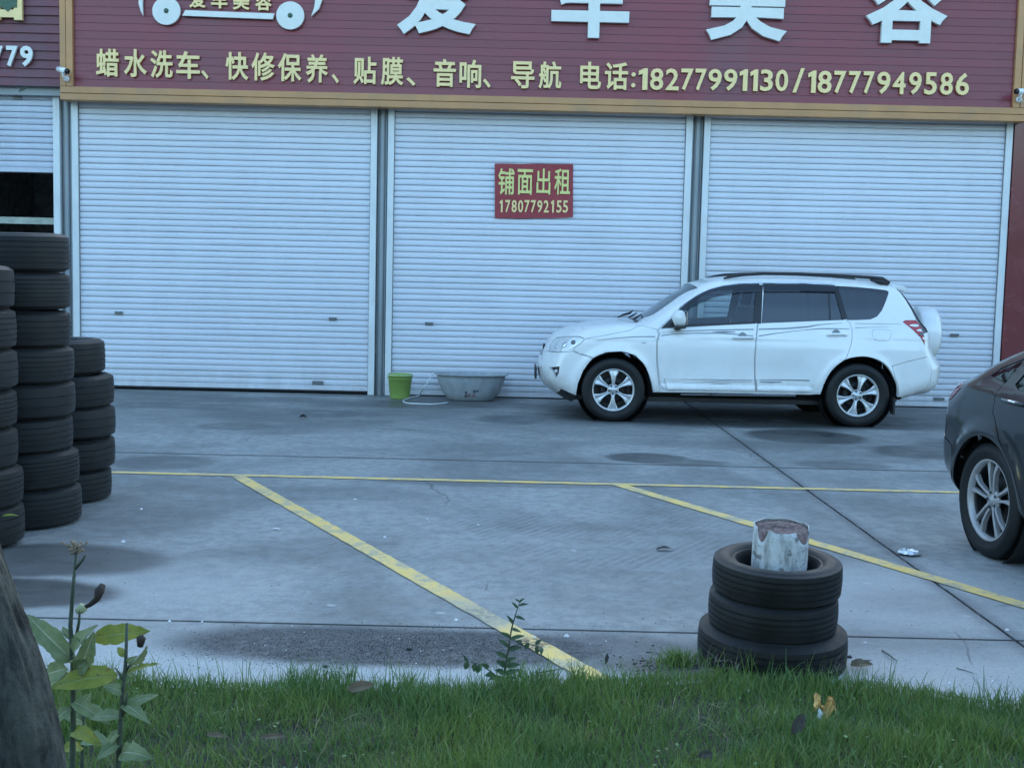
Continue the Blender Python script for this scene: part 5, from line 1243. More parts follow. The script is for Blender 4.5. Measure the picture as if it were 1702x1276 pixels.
# ------------------------------------------------------------------ lawn
edge_px = [(-260, 1150), (0, 1150), (200, 1150), (380, 1150), (520, 1150), (700, 1160), (840, 1158), (950, 1152), (1040, 1143), (1120, 1134), (1200, 1134), (1300, 1136), (1400, 1142), (1450, 1152), (1520, 1162), (1600, 1176), (1702, 1190), (1950, 1200)]
EP = [gp(p[0], p[1]-(10 if p[0] < 1100 or p[0] > 1480 else 3)) for p in edge_px]; EX = np.array([-16, -6]+[p.x for p in EP]+[6, 16]); EY = np.array([EP[0].y]*2+[p.y for p in EP]+[EP[-1].y]*2)
def edge_y(x): return np.interp(x, EX, EY)+.02*np.sin(x*9)+.012*np.sin(x*23+1)
nxg, nyg = 260, 40; xs_ = np.concatenate([np.linspace(-16, -3.6, 40), np.linspace(-3.5, 3.5, 181), np.linspace(3.6, 16, 40)]); v = []; f = []
for j in range(nyg+1):
    t = j/nyg
    for x in xs_:
        y = 1.08+(edge_y(x)-1.08)*t; z = .022*min(1, (1-t)*18)-.004+RNG.uniform(0, .012)*(t < .97)
        v.append((x, y, z))
L_ = len(xs_)
for j in range(nyg):
    for i in range(L_-1): f.append((j*L_+i, j*L_+i+1, (j+1)*L_+i+1, (j+1)*L_+i))
tag(mesh_obj('lawn_soil', v, f, M['soil'], None, True), kind='structure')
MB
def grass_mat():
    m, nt, p = new_mat('grass_blades')
    g = N(nt, 'ShaderNodeNewGeometry'); pos = g.outputs['Position']
    rr = g.outputs['Random Per Island']
    c = mix_c(nt, rr, (.085, .17, .036), (.23, .32, .068))
    c = mix_c(nt, mapr(nt, rr, .84, .92), c, (.22, .25, .08))
    c = mix_c(nt, mapr(nt, rr, .965, .985), c, (.30, .25, .15))
    c = mix_c(nt, mapr(nt, noise(nt, pos, 2.3, 5), .35, .68, 0, .55), c, (.075, .17, .06))
    nt.links.new(c, p.inputs['Base Color']); p.inputs['Roughness'].default_value = .5
    tr = N(nt, 'ShaderNodeBsdfTranslucent'); nt.links.new(c, tr.inputs[0]); mx = N(nt, 'ShaderNodeMixShader'); mx.inputs[0].default_value = .3
    nt.links.new(p.outputs[0], mx.inputs[1]); nt.links.new(tr.outputs[0], mx.inputs[2]); nt.links.new(mx.outputs[0], nt.nodes['Material Output'].inputs[0])
    return m
M['grass'] = grass_mat()
def blades(name, X_, Y_, H_, Wd_, m, lean=.6, Z_=0.012):
    n = len(X_); K = 4
    az = RNG.uniform(0, 2*PI, n); ln = RNG.uniform(.15, 1, n)*lean; tw = RNG.uniform(0, PI, n)
    t = np.linspace(0, 1, K+1)[None]; wprof = np.array([1, .95, .8, .5, .06])[None]
    r = (H_*ln)[:, None]*(t**1.8); z = H_[:, None]*(t-.35*ln[:, None]*t**2)
    cx = X_[:, None]+np.cos(az)[:, None]*r; cy = Y_[:, None]+np.sin(az)[:, None]*r
    px_, py_ = np.cos(tw)[:, None]*Wd_[:, None]/2*wprof, np.sin(tw)[:, None]*Wd_[:, None]/2*wprof
    Zb = (Z_ if hasattr(Z_, '__len__') else np.full(n, Z_))[:, None]
    V = np.stack([np.stack([cx-px_, cy-py_, z+Zb], -1), np.stack([cx+px_, cy+py_, z+Zb], -1)], 2).reshape(-1, 3)
    base = (np.arange(n)*(K+1)*2)[:, None]; q = []
    for k in range(K): q.append(np.stack([base[:, 0]+2*k, base[:, 0]+2*k+1, base[:, 0]+2*k+3, base[:, 0]+2*k+2], -1))
    F = np.stack(q, 1).reshape(-1, 4)
    me = bpy.data.meshes.new(name); me.vertices.add(len(V)); me.vertices.foreach_set('co', V.ravel().astype(np.float32))
    me.loops.add(F.size); me.loops.foreach_set('vertex_index', F.ravel().astype(np.int32)); me.polygons.add(len(F))
    me.polygons.foreach_set('loop_start', np.arange(0, F.size, 4, dtype=np.int32)); me.polygons.foreach_set('use_smooth', np.ones(len(F), bool))
    me.update(calc_edges=True); me.materials.append(m); return link(bpy.data.objects.new(name, me))
def dens(n, x0, x1, y0, dy_edge, hmin, hmax):
    X_ = RNG.uniform(x0, x1, n); Y_ = RNG.uniform(y0, 5.1, n); e = edge_y(X_)+dy_edge
    k = (Y_ < e) & (((X_-pb.x)**2+(Y_-pb.y)**2) > .30**2); X_, Y_, e = X_[k], Y_[k], e[k]
    n1 = .5+.5*np.sin(X_*3.1+1.3*np.sin(Y_*4))*np.cos(Y_*3.7+X_*1.1); n2 = .5+.5*np.sin(X_*11+3*np.sin(Y_*9))*np.sin(Y_*13)
    n3 = .5+.5*np.sin(X_*5.3+2*np.sin(Y_*6.1+X_))*np.sin(Y_*7.9+1.7*np.sin(X_*4.3)); keep = RNG.uniform(0, 1, len(X_)) < (.45+.55*n1)*(.6+.4*n2)*np.clip(.62+.9*n3, 0, 1); X_, Y_, e, n1 = X_[keep], Y_[keep], e[keep], n1[keep]
    fr = np.clip((e-Y_)/.10, .45, 1)*(.75+.45*n3[keep])
    H_ = (hmin+(hmax-hmin)*RNG.beta(2, 3.2, len(X_)))*fr*(.8+.35*n1); return X_, Y_, H_
a = dens(250000, -3.0, 3.2, 3.0, .0, .035, .135)
b_ = dens(26000, -3.0, 3.2, 1.1, .0, .035, .10); k = b_[1] < 3.0; b_ = [q[k] for q in b_]
c_ = dens(24000, -9, 9, 1.1, 0, .04, .11); k = np.abs(c_[0]) > 3.1; c_ = [q[k] for q in c_]
al = [np.concatenate(q) for q in zip(a, b_, c_)]; al[2] = al[2]*1.06
tag(blades('lawn_grass', al[0], al[1], al[2], RNG.uniform(.0022, .0048, len(al[0])), M['grass'], .75), kind='stuff')
n = 2600; X_ = np.concatenate([RNG.uniform(-2.1, .3, n), RNG.uniform(1.5, 2.4, 500)]); cl = np.sin(X_*7)+np.sin(X_*17+1); X_ = X_[cl > .1]; Y_ = edge_y(X_)-np.abs(RNG.normal(0, .05, len(X_)))
tag(blades('grass_fringe', X_, Y_, RNG.uniform(.06, .13, len(X_)), RNG.uniform(.0025, .0045, len(X_)), M['grass'], .7), kind='stuff')
# straggling longer stalks along the edge
n = 420; X_ = RNG.uniform(-2.4, 2.4, n); Y_ = edge_y(X_)-RNG.uniform(.0, .14, n)
k = ((X_-pb.x)**2+(Y_-pb.y)**2) > .34**2; X_, Y_ = X_[k], Y_[k]
tag(blades('grass_stalks', X_, Y_, RNG.uniform(.09, .165, len(X_)), RNG.uniform(.0025, .004, len(X_)), M['grass'], .55), kind='stuff')
n = 900; X_ = RNG.uniform(-2.1, 2.3, n); Y_ = RNG.uniform(3.3, 4.7, n); k = (Y_ < edge_y(X_)-.04) & (np.sin(X_*6+2*np.sin(Y_*5)) > .1); X_, Y_ = X_[k], Y_[k]; n = len(X_)
V_ = np.zeros((n, 4, 3)); az = RNG.uniform(0, 6.28, n); el_ = RNG.uniform(-.2, .7, n); L2 = RNG.uniform(.008, .02, n); zz_ = RNG.uniform(.03, .085, n)
dx_ = np.c_[np.cos(az)*np.cos(el_), np.sin(az)*np.cos(el_), np.sin(el_)]; sx_ = np.c_[-np.sin(az), np.cos(az), np.zeros(n)]; c0 = np.c_[X_, Y_, zz_]
V_[:, 0] = c0; V_[:, 1] = c0+dx_*L2[:, None]*.55+sx_*L2[:, None]*.4; V_[:, 2] = c0+dx_*L2[:, None]; V_[:, 3] = c0+dx_*L2[:, None]*.55-sx_*L2[:, None]*.4
tag(mesh_obj('lawn_weeds', V_.reshape(-1, 3), np.arange(4*n).reshape(-1, 4), pm('clover_leaves', (.08, .15, .05), .6, var=.4, scale=30)), kind='stuff')
n = 5200; X_ = RNG.uniform(-2.3, 2.5, n); Y_ = RNG.uniform(3.2, 4.75, n); k = (Y_ < edge_y(X_)) & (np.sin(X_*4+3*np.sin(Y_*3))+RNG.uniform(-.6, .6, n) > .2); X_, Y_ = X_[k], Y_[k]
tag(blades('dry_grass', X_, Y_, RNG.uniform(.03, .10, len(X_)), RNG.uniform(.002, .004, len(X_)), pm('dry_grass_blades', (.27, .25, .13), .8, var=.4, scale=60), 1.6), kind='stuff')
# tuft left of the tyres, straw in front of them
tc = gp(1128, 1105); n = 520; A_ = RNG.uniform(0, 2*PI, n); R_ = np.abs(RNG.normal(0, .055, n))
tf = blades('grass_tuft', tc.x+R_*np.cos(A_)*1.2, tc.y+R_*np.sin(A_)*.8, RNG.uniform(.03, .10, n), RNG.uniform(.002, .004, n), M['grass'], 1.0, 0.0)
tag(tf, kind='stuff')
sc_ = gp(1290, 1120); n = 420; A_ = RNG.uniform(0, 2*PI, n)
tag(blades('dry_straw', sc_.x+RNG.normal(0, .13, n), sc_.y+RNG.normal(-.02, .035, n), RNG.uniform(.04, .12, n), RNG.uniform(.002, .0035, n), pm('dry_straw', (.24, .21, .17), .9, var=.4, scale=60), 1.5, .03), kind='stuff')

# ------------------------------------------------------------------ leaves and plants
def leaf(name, base, tip, width, m, parent, up=(0, 0, 1), fold=.25, droop=.1, curl=0.0, n=12, wav=0.0):
    base, tip = Vector(base), Vector(tip); d = tip-base; L = d.length; d.normalize(); u = Vector(up); sdv = d.cross(u); sdv.normalize(); u = sdv.cross(d).normalized()
    v = []; uv = []; f = []; cols_ = (-1, -.5, 0, .5, 1)
    for i in range(n+1):
        t = i/n; w_ = width/2*(math.sin(PI*t**.8)**.75)*(1-.15*t) if 0 < t < 1 else .0008
        c = base+d*(L*t)+u*(-droop*L*math.sin(PI*t)*-1)+u*(-curl*L*t*t)
        for s_ in cols_:
            q = c+sdv*(w_*s_)+u*(abs(s_)*w_*fold)+u*(wav*width*math.sin(t*19+s_*2)*abs(s_))
            v.append(q); uv.append((t, (s_+1)/2))
    for i in range(n):
        for j in range(4): f.append((i*5+j, i*5+j+1, (i+1)*5+j+1, (i+1)*5+j))
    ir = random.Random(int(L*1e5)); jt = [ir.uniform(-.10, .10) for _ in range(2*(n+1))]
    for i in range(1, n):
        c_ = v[i*5+2]
        for q_, j_ in ((0, jt[2*i]), (4, jt[2*i+1])): v[i*5+q_] = c_+(v[i*5+q_]-c_)*(1+j_)+u*(width*.5*j_)
    o_ = mesh_obj(name, v, f, m, parent, True); l = o_.data.uv_layers.new(name='UVMap')
    for lp in o_.data.loops: l.data[lp.index].uv = uv[lp.vertex_index]
    return o_
def local(root, pts): q = Vector(root.location); return [Vector(p)-q for p in pts]
def weed(Y, stem_px, label, leaves, root_px, rad, tip=None, twigs=()):
    b0 = vp(root_px[0], root_px[1], Y); r = empty('weed', (b0.x, Y, 0)); tag(r, label, 'plant', 'broad leaved weeds by the trunk')
    pts = [Vector((b0.x, Y, 0.0))]+[vp(x, y, Y) for x, y in stem_px]; pts = local(r, pts); n = len(pts)
    MB().tube(pts, [rad*(1.25-.7*i/(n-1)) for i in range(n)], 8).build('stem', M['stem'], r)
    for tw in twigs: MB().tube(local(r, [vp(x, y, Y+dy) for x, y, dy in tw]), [rad*.55]*(len(tw)-1)+[rad*.35], 6).build('twig', M['stem'], r)
    for (bx, by, tx, ty, dy, w_, mt, kw) in leaves:
        a_, b_ = local(r, [vp(bx, by, Y), vp(tx, ty, Y+dy)])
        kk = dict(wav=.035, curl=random.uniform(-.12, .2), n=18); kk.update(kw)
        leaf('leaf', a_, b_, w_*.86, M[mt], r, **kk)
    return r
YW = 2.75; s1 = YW/F_PX
U = dict(up=(0, -1, .35))
w1 = weed(YW, [(120, 1276), (122, 1180), (121, 1100), (117, 1040), (121, 980), (127, 915)], 'tall yellowing weed with a dried flower head in front of the tree trunk',
    [(120, 1095, 48, 1022, .03, 46*s1, 'leaf_green', dict(up=(0, -.9, .5), fold=.35, droop=.12)), (121, 1090, 160, 1038, -.03, 34*s1, 'leaf_green', dict(up=(-.6, -.6, .2), fold=.5)),
     (124, 1100, 152, 1092, -.02, 46*s1, 'leaf_green', dict(up=(.5, -.8, 0), fold=.45, droop=.4)), (130, 1118, 158, 1042, -.04, 40*s1, 'leaf_green', dict(up=(.3, -.9, 0), fold=.3)),
     (118, 1098, 82, 1078, .02, 30*s1, 'leaf_green', dict(up=(0, -.8, .4), fold=.2)), (128, 1138, 88, 1140, -.02, 20*s1, 'leaf_yellow', dict(up=(0, -.4, .9))),
     (196, 1122, 84, 1142, -.04, 52*s1, 'leaf_yellow', dict(up=(0, -.75, .6), fold=.3, wav=.04)), (152, 1060, 252, 1050, .02, 44*s1, 'leaf_yellow', dict(up=(0, -.85, .45), fold=.15, wav=.06)),
     (112, 1110, 78, 1120, .03, 42*s1, 'leaf_green', dict(up=(0, -.9, .3))), (118, 1120, 72, 1150, .05, 30*s1, 'leaf_green', dict(up=(0, -.7, .5))), (120, 1165, 168, 1188, -.05, 30*s1, 'leaf_green', dict(up=(0, -.7, .6), curl=.5)), (119, 1175, 84, 1200, -.03, 26*s1, 'leaf_green', dict(up=(0, -.7, .6), curl=.4)), (120, 1215, 160, 1226, -.06, 34*s1, 'leaf_yellow', dict(up=(0, -.6, .8), curl=.3)), (131, 1052, 142, 1078, -.03, 20*s1, 'leaf_green', dict(up=(.6, -.7, 0))), (122, 1062, 100, 1040, .02, 16*s1, 'leaf_green', dict(up=(0, -.9, .3)))], (118, 1276), .0065,
    twigs=[((123, 1075, 0), (131, 1035, 0), (133, 1012, -.01)), ((120, 1096, 0), (108, 1070, .01), (100, 1048, .015)), ((125, 945, 0), (136, 932, -.01), (143, 921, -.01)), ((122, 1150, 0), (119, 1200, .01), (116, 1276, .02))])
# dried flower head and the withered pod
q = MB(); base_ = vp(127, 915, YW); rl = w1.location
for k in range(26):
    a_ = random.uniform(0, 2*PI); e_ = random.uniform(-.3, 1.1); d_ = Vector((math.cos(a_)*math.cos(e_), math.sin(a_)*math.cos(e_)*.6, math.sin(e_)))*random.uniform(.012, .032)
    p0 = base_-rl+Vector((random.uniform(-.006, .006), 0, random.uniform(-.008, .012))); q.tube([p0, p0+d_*.6, p0+d_+Vector((0, 0, .004))], [.0012, .0018, .0035], 5)
q.build('dried_flower', M['stem_dry'], w1)
MB().tube(local(w1, [vp(134, 1012, YW), vp(150, 1004, YW), vp(161, 995, YW-.01), vp(165, 982, YW-.01), vp(171, 971, YW)]), [.004, .006, .008, .012, .007], 7).build('withered_pod', pm('withered_pod', (.035, .025, .022), .8, var=.4, scale=80, bump=.003), w1)
MB().tube(local(w1, [vp(128, 1016, YW), vp(136, 1010, YW), vp(144, 1011, YW)]), [.008, .013, .006], 8).build('pale_bud', M['letter_yellow'] and pm('pale_bud', (.35, .38, .22), .7), w1)
YW2 = 2.68; s2 = YW2/F_PX
w2_ = weed(YW2, [(196, 1276), (200, 1215), (203, 1160), (209, 1100), (211, 1035)], 'shorter bare stemmed weed with a curling leaf, second from the tree trunk',
    [(211, 1108, 236, 1062, -.02, 26*s2, 'leaf_green', dict(up=(.8, -.5, .2), fold=.6, curl=-.25)), (199, 1252, 258, 1262, -.05, 42*s2, 'leaf_green', dict(up=(0, -.75, .65), fold=.25, droop=.2)),
     (206, 1180, 262, 1150, .03, 26*s2, 'leaf_green', dict(up=(0, -.6, .7))), (205, 1190, 150, 1196, .02, 30*s2, 'leaf_green', dict(up=(0, -.6, .8))), (207, 1120, 268, 1108, .02, 20*s2, 'leaf_yellow', dict(up=(0, -.3, .9))),
     (202, 1215, 172, 1240, .01, 26*s2, 'leaf_green', dict(up=(0, -.6, .7))), (205, 1150, 176, 1138, -.02, 24*s2, 'leaf_green', dict(up=(0, -.7, .5), curl=.4)), (203, 1170, 240, 1185, -.04, 28*s2, 'leaf_green', dict(up=(0, -.6, .8), curl=.5)), (199, 1235, 160, 1262, -.03, 30*s2, 'leaf_green', dict(up=(0, -.6, .8))), (210, 1090, 192, 1074, .01, 16*s2, 'leaf_yellow', dict(up=(0, -.8, .4), curl=.4)), (211, 1100, 228, 1090, -.02, 14*s2, 'leaf_green', dict(up=(.3, -.8, .3)))], (196, 1276), .0060,
    twigs=[((207, 1135, 0), (198, 1118, 0), (192, 1110, .01)), ((209, 1115, 0), (216, 1104, 0), (222, 1095, -.01)), ((204, 1190, 0), (209, 1165, -.01), (212, 1150, -.02))])
MB().tube(local(w2_, [vp(233, 1074, YW2), vp(235, 1062, YW2), vp(232, 1056, YW2)]), [.007, .011, .008], 7).build('withered_tip', bpy.data.materials['withered_pod'], w2_)
YW3 = 2.95
weed(YW3, [(136, 1276), (138, 1220), (140, 1170)], 'low dull weed in the grass between the two taller ones', [(140, 1180, 176, 1190, -.05, .05, 'leaf_green', dict(up=(0, -.6, .7))), (139, 1200, 108, 1190, -.03, .045, 'leaf_green', dict(up=(0, -.6, .7))),
    (138, 1230, 180, 1232, -.06, .055, 'leaf_green', dict(up=(0, -.6, .7))), (138, 1240, 100, 1250, -.05, .05, 'leaf_yellow', dict(up=(0, -.6, .7))), (140, 1172, 152, 1150, -.02, .035, 'leaf_green', dict(up=(0, -.9, .2)))], (136, 1276), .005)

# small sapling at the lawn's edge
YS = gp(838, 1150).y; ss = YS/F_PX
b0 = vp(836, 1150, YS); sap = empty('sapling', (b0.x, YS, 0)); tag(sap, 'small sapling with paired pointed leaves at the lawn edge beside the yellow line', 'plant')
st_px = [(836, 1152), (839, 1110), (845, 1078), (850, 1045), (857, 1020), (864, 1000)]
MB().tube(local(sap, [vp(x, y, YS) for x, y in st_px]), [.0045, .004, .0035, .003, .0022, .0014], 7).build('stem', M['stem'], sap)
MB().tube(local(sap, [vp(836, 1143, YS), vp(822, 1120, YS-.01), vp(800, 1104, YS-.02), vp(776, 1098, YS-.03)]), [.003, .0025, .002, .0012], 6).build('twig', M['stem'], sap)
MB().tube(local(sap, [vp(846, 1075, YS), vp(872, 1068, YS-.02), vp(900, 1075, YS-.03)]), [.0025, .002, .001], 6).build('twig', M['stem'], sap)
rl_ = random.Random(11)
for (bx, by, tx, ty, w_) in [(837, 1132, 858, 1124, 9), (837, 1132, 818, 1122, 9), (838, 1120, 866, 1112, 9), (838, 1118, 822, 1113, 10), (840, 1107, 865, 1104, 10), (840, 1106, 824, 1098, 12), (842, 1100, 858, 1092, 9), (842, 1092, 823, 1083, 9),
    (844, 1080, 868, 1075, 8), (845, 1074, 828, 1062, 8), (847, 1062, 872, 1056, 8), (848, 1058, 830, 1050, 7), (850, 1044, 866, 1050, 6), (852, 1036, 842, 1022, 6), (856, 1024, 873, 1030, 6), (860, 1010, 850, 1000, 5), (862, 1006, 878, 1003, 5), (864, 1000, 872, 994, 4), (864, 1000, 856, 995, 4),
    (822, 1120, 806, 1122, 10), (812, 1110, 800, 1102, 9), (826, 1124, 812, 1130, 9), (800, 1104, 792, 1118, 11), (790, 1101, 788, 1116, 10), (777, 1098, 773, 1112, 10), (777, 1098, 770, 1088, 6), (880, 1068, 872, 1078, 8), (890, 1071, 900, 1062, 7), (898, 1074, 900, 1088, 9), (893, 1072, 893, 1086, 8), (868, 1068, 858, 1064, 7)]:
    a_, b_ = local(sap, [vp(bx, by, YS), vp(tx, ty, YS-.01+rl_.uniform(-.03, .02))])
    leaf('leaf', a_, b_, w_*ss*1.05, M['leaf_dark'], sap, up=(rl_.uniform(-.3, .3), -.8, .5), fold=.2, n=6)

# leaning tree trunk, bottom left
def bark_mat():
    m, nt, p = new_mat('grey_bark'); ob = N(nt, 'ShaderNodeTexCoord').outputs['Object']
    a_ = noise(nt, scaled(nt, ob, (1, 1, .35)), 14, 8, .7, .4); b2 = noise(nt, ob, 60, 6, .7); c3 = noise(nt, ob, 5, 5)
    c = mix_c(nt, mapr(nt, a_, .35, .65), (.012, .013, .012), (.095, .098, .085)); c = mix_c(nt, mapr(nt, b2, .6, .72, 0, .7), c, (.03, .028, .025)); c = mix_c(nt, mapr(nt, c3, .5, .68, 0, .5), c, (.045, .055, .038))
    nt.links.new(c, p.inputs['Base Color']); p.inputs['Roughness'].default_value = .95
    b = N(nt, 'ShaderNodeBump'); b.inputs['Distance'].default_value = .02; nt.links.new(math_n(nt, 'ADD', a_, math_n(nt, 'MULTIPLY', b2, .35)), b.inputs['Height']); nt.links.new(b.outputs[0], p.inputs['Normal']); return m
M['bark'] = bark_mat()
YT = 2.25; sT = YT/F_PX
tree = empty('tree', (vp(55, 1600, YT).x, YT, 0)); tag(tree, 'leaning grey tree trunk filling the bottom left corner of the view', 'tree')
tp = []
for px_, py_, r_px in ((75, 1790, 118), (58, 1600, 100), (40, 1420, 86), (27, 1290, 84), (5, 1190, 86), (-22, 1090, 82), (-52, 1000, 76), (-85, 900, 72), (-130, 770, 66), (-190, 600, 60), (-260, 430, 54), (-330, 280, 48)):
    q = vp(px_, py_, YT); tp.append((q, r_px*sT))
from mathutils import noise as mno
b = MB(); n = 110; V_ = []; F_ = []; rr = random.Random(5)
pts = [q for q, r in tp]; P_ = catmull([(q.x, q.z, r) for q, r in tp], 16, False)
off = [rr.uniform(-.05, .05) for _ in range(n)]
for i, (x, z, r) in enumerate(P_):
    for k in range(n):
        a_ = 2*PI*k/n; rad = r*(1+.05*math.sin(3*a_+z*4)+.035*math.sin(5*a_-z*9)+.07*mno.noise(Vector((math.cos(a_)*2.2, math.sin(a_)*2.2, z*2.5)))-.12*abs(mno.noise(Vector((math.cos(a_)*7, math.sin(a_)*7, z*5))))+.02*mno.noise(Vector((math.cos(a_)*22, math.sin(a_)*22, z*30))))
        V_.append((x+rad*math.cos(a_)*.98-tree.location.x, rad*math.sin(a_), max(z, -.02)+rad*math.cos(a_)*.25))
for i in range(len(P_)-1):
    for k in range(n): F_.append((i*n+k, i*n+(k+1) % n, (i+1)*n+(k+1) % n, (i+1)*n+k))
b.add(V_, F_, True); b.build('trunk', M['bark'], tree)
tq = local(tree, [Vector((P_[-1][0], YT, P_[-1][1]))])[0]
ends = []
for k in range(5):
    a_ = k*1.25+.4; e_ = tq+Vector((-.35-.25*abs(math.cos(a_)), .5*math.sin(a_), .45+.15*math.cos(a_*2)))
    m_ = tq.lerp(e_, .5)+Vector((0, 0, .1)); MB().tube([tq-Vector((-.02, 0, .05)), m_, e_], [.035, .024, .010], 8).build('limb', M['bark'], tree); ends += [m_, e_]
V_ = []; F_ = []; rr = random.Random(9)
for k in range(1500):
    c = rr.choice(ends)+Vector((rr.gauss(-.15, .2), rr.gauss(0, .22), rr.gauss(.12, .16))); 
    d_ = Vector((rr.uniform(-1, 1), rr.uniform(-1, 1), rr.uniform(-.8, .3))).normalized(); s__ = d_.cross(Vector((rr.uniform(-1, 1), rr.uniform(-1, 1), 1))).normalized(); l_ = rr.uniform(.05, .09)
    i0 = len(V_); V_ += [c, c+d_*l_*.5+s__*l_*.22, c+d_*l_, c+d_*l_*.5-s__*l_*.22]; F_.append((i0, i0+1, i0+2, i0+3))
mesh_obj('crown', V_, F_, pm('crown_leaves', (.04, .085, .03), .5, var=.4, scale=5), tree)

# added, unseen tree belt across the road; darkens car reflections and shields the yard
rw_ = np.random.default_rng(12); n = 16000
cx_w = rw_.uniform(-60, 60, n); top_ = 7.5+1.6*np.sin(cx_w*.31)+1.1*np.sin(cx_w*.83+1)+.6*np.sin(cx_w*2.1); cz_w = rw_.uniform(.1, 1, n)**.8*top_; cy_w = -17+rw_.uniform(-1, 1, n)*2.2+.8*np.sin(cx_w*.7)
P0 = np.c_[cx_w, cy_w, cz_w]; d1 = rw_.normal(0, 1, (n, 3)); d1 /= np.linalg.norm(d1, axis=1)[:, None]; d2w = np.cross(d1, rw_.normal(0, 1, (n, 3))); d2w /= np.linalg.norm(d2w, axis=1)[:, None]; sz_w = rw_.uniform(.25, .6, n)[:, None]
V_ = np.stack([P0-d1*sz_w, P0+d2w*sz_w*.6, P0+d1*sz_w, P0-d2w*sz_w*.6], 1).reshape(-1, 3)
tag(mesh_obj('unseen_wood', V_, np.arange(4*n).reshape(-1, 4), pm('unseen_wood_foliage', (.045, .075, .03), .6, var=.5, scale=.4, local=False)), kind='stuff')

# ------------------------------------------------------------------ bucket, basin, hose
bp = gp(663, 664); bk = empty('bucket', (bp.x, bp.y+.12, 0)); tag(bk, 'lime green plastic bucket standing between the grey pillar and the basin', 'bucket')
hB = .318
b = MB(); b.lathe([(0, .004), (.118, .004), (.124, .012), (.152, hB-.035), (.158, hB-.033), (.160, hB-.004), (.156, hB), (.150, hB-.003), (.147, hB-.03), (.118, .016), (0, .014)], 40, 'Z'); b.build('pail', M['bucket'], bk)
b = MB(); b.lathe([(.153, hB-.062), (.157, hB-.060), (.157, hB-.054), (.153, hB-.052)], 40, 'Z'); b.build('ring', M['bucket'], bk)
MB().tube([(.160*math.cos(t), .160*math.sin(t)*.98, hB-.012+.0*t) for t in np.linspace(-PI*.98, 0-.02, 16)], .0035, 6).build('handle', M['chip'], bk)
cp = gp(781, 668); bs = empty('basin', (cp.x, cp.y+.24, 0)); tag(bs, 'large oval grey plastic basin with faint red and dark print by the shutter', 'basin')
wB = (845-720)/2*(cp.y+.1)/F_PX; hS = .335; v = []; f = []; n = 56
prof = [(.0, .0, .004), (.56, .52, .004), (.62, .58, .012), (.76, .72, .10), (.86, .83, .20), (.915, .89, .275), (.925, .90, hS-.012), (1.0, 1.0, hS-.008), (1.0, 1.0, hS+.002), (.92, .90, hS+.004), (.90, .87, hS-.02), (.82, .79, .18), (.60, .56, .02), (0, 0, .016)]
for i, (sx_, sy_, z) in enumerate(prof):
    for k in range(n):
        a_ = 2*PI*k/n; e = lambda u: math.copysign(abs(u)**.85, u); v.append((wB*sx_*e(math.cos(a_)), .30*sy_*e(math.sin(a_)), z))
for i in range(len(prof)-1):
    for k in range(n): f.append((i*n+k, i*n+(k+1) % n, (i+1)*n+(k+1) % n, (i+1)*n+k))
b = MB(); b.add(v, f, True); b.build('tub', M['basin'], bs)
def front(sx_, z):     # a point just in front of the tub wall
    rs_ = np.interp(z, [.004, .012, .10, .20, .275], [.52, .58, .72, .83, .89]); c_ = max(-.98, min(.98, sx_/np.interp(z, [.004, .012, .10, .20, .275], [.56, .62, .76, .86, .915])))
    return Vector((wB*sx_, -.30*rs_*(1-abs(c_)**(2/.85))**(.85/2)-.003, z))
for (sx_, z0, z1, wd, m_) in ((-.115, .055, .085, .018, 'basin_mark2'), (-.11, .095, .13, .014, 'basin_mark2'), (-.03, .05, .10, .020, 'basin_mark'), (.10, .06, .10, .020, 'basin_mark'), (.11, .115, .15, .018, 'basin_mark2'), (.19, .13, .15, .020, 'basin_mark2')):
    a_, b2 = front(sx_, z0), front(sx_, z1); q = [a_+Vector((-wd, 0, 0)), a_+Vector((wd, 0, 0)), b2+Vector((wd, 0, 0)), b2+Vector((-wd, 0, 0))]
    mesh_obj('printed_mark', q, [(0, 1, 2, 3)], M[m_], bs)
hp = [vp(718, 621, bs.location.y-.02)]+[vp(712, 634, bs.location.y-.1), vp(703, 646, bs.location.y-.16)]+[gp(696, 657, .02), gp(680, 661.5, .012), gp(670, 666, .010), gp(676, 669.5, .010), gp(695, 671, .010), gp(722, 671.5, .010), gp(745, 669, .010)]
hp = [Vector((a_, b2, c)) for a_, b2, c in catmull([tuple(p) for p in hp], 5, False)]
tag(MB().tube(hp, .0085, 8).build('garden_hose', M['hose']), 'thin pale hose looping on the ground from the basin towards the bucket', 'hose')

# ------------------------------------------------------------------ litter
def ground_leaf(px, py, L, ang, m, label, wfrac=.45, z=.006, cat='leaf', grp=None, up=(0, 0, 1), tilt=0.0, name='fallen_leaf', fold=.3):
    c = gp(px, py, z); d_ = Vector((math.cos(ang), math.sin(ang), tilt))*L/2; o_ = leaf(name, -d_, d_, L*wfrac, m, None, up=up, fold=fold, droop=.08, n=8); o_.location = (c.x, c.y, z+.004+abs(tilt)*L/2); return tag(o_, label, cat, grp)
fp = gp(1510, 921, .0); b = MB(); v = []; f = []; rr = random.Random(8); n = 22
for j in range(5):
    for k in range(n): a_ = 2*PI*k/n; r = .066*(j/4)**.8*(1+rr.uniform(-.08, .08)); v.append((r*math.cos(a_)*1.0, r*math.sin(a_)*.95, .008+(.016 if j == 3 else (.004 if j == 4 else .006))+rr.uniform(-.003, .004)))
for j in range(4):
    for k in range(n): f.append((j*n+k, j*n+(k+1) % n, (j+1)*n+(k+1) % n, (j+1)*n+k))
tag(mesh_obj('foil_lid', v, f, M['foil'], None, False, (fp.x, fp.y, 0)), 'crushed silver foil lid lying on the diagonal concrete joint', 'litter')
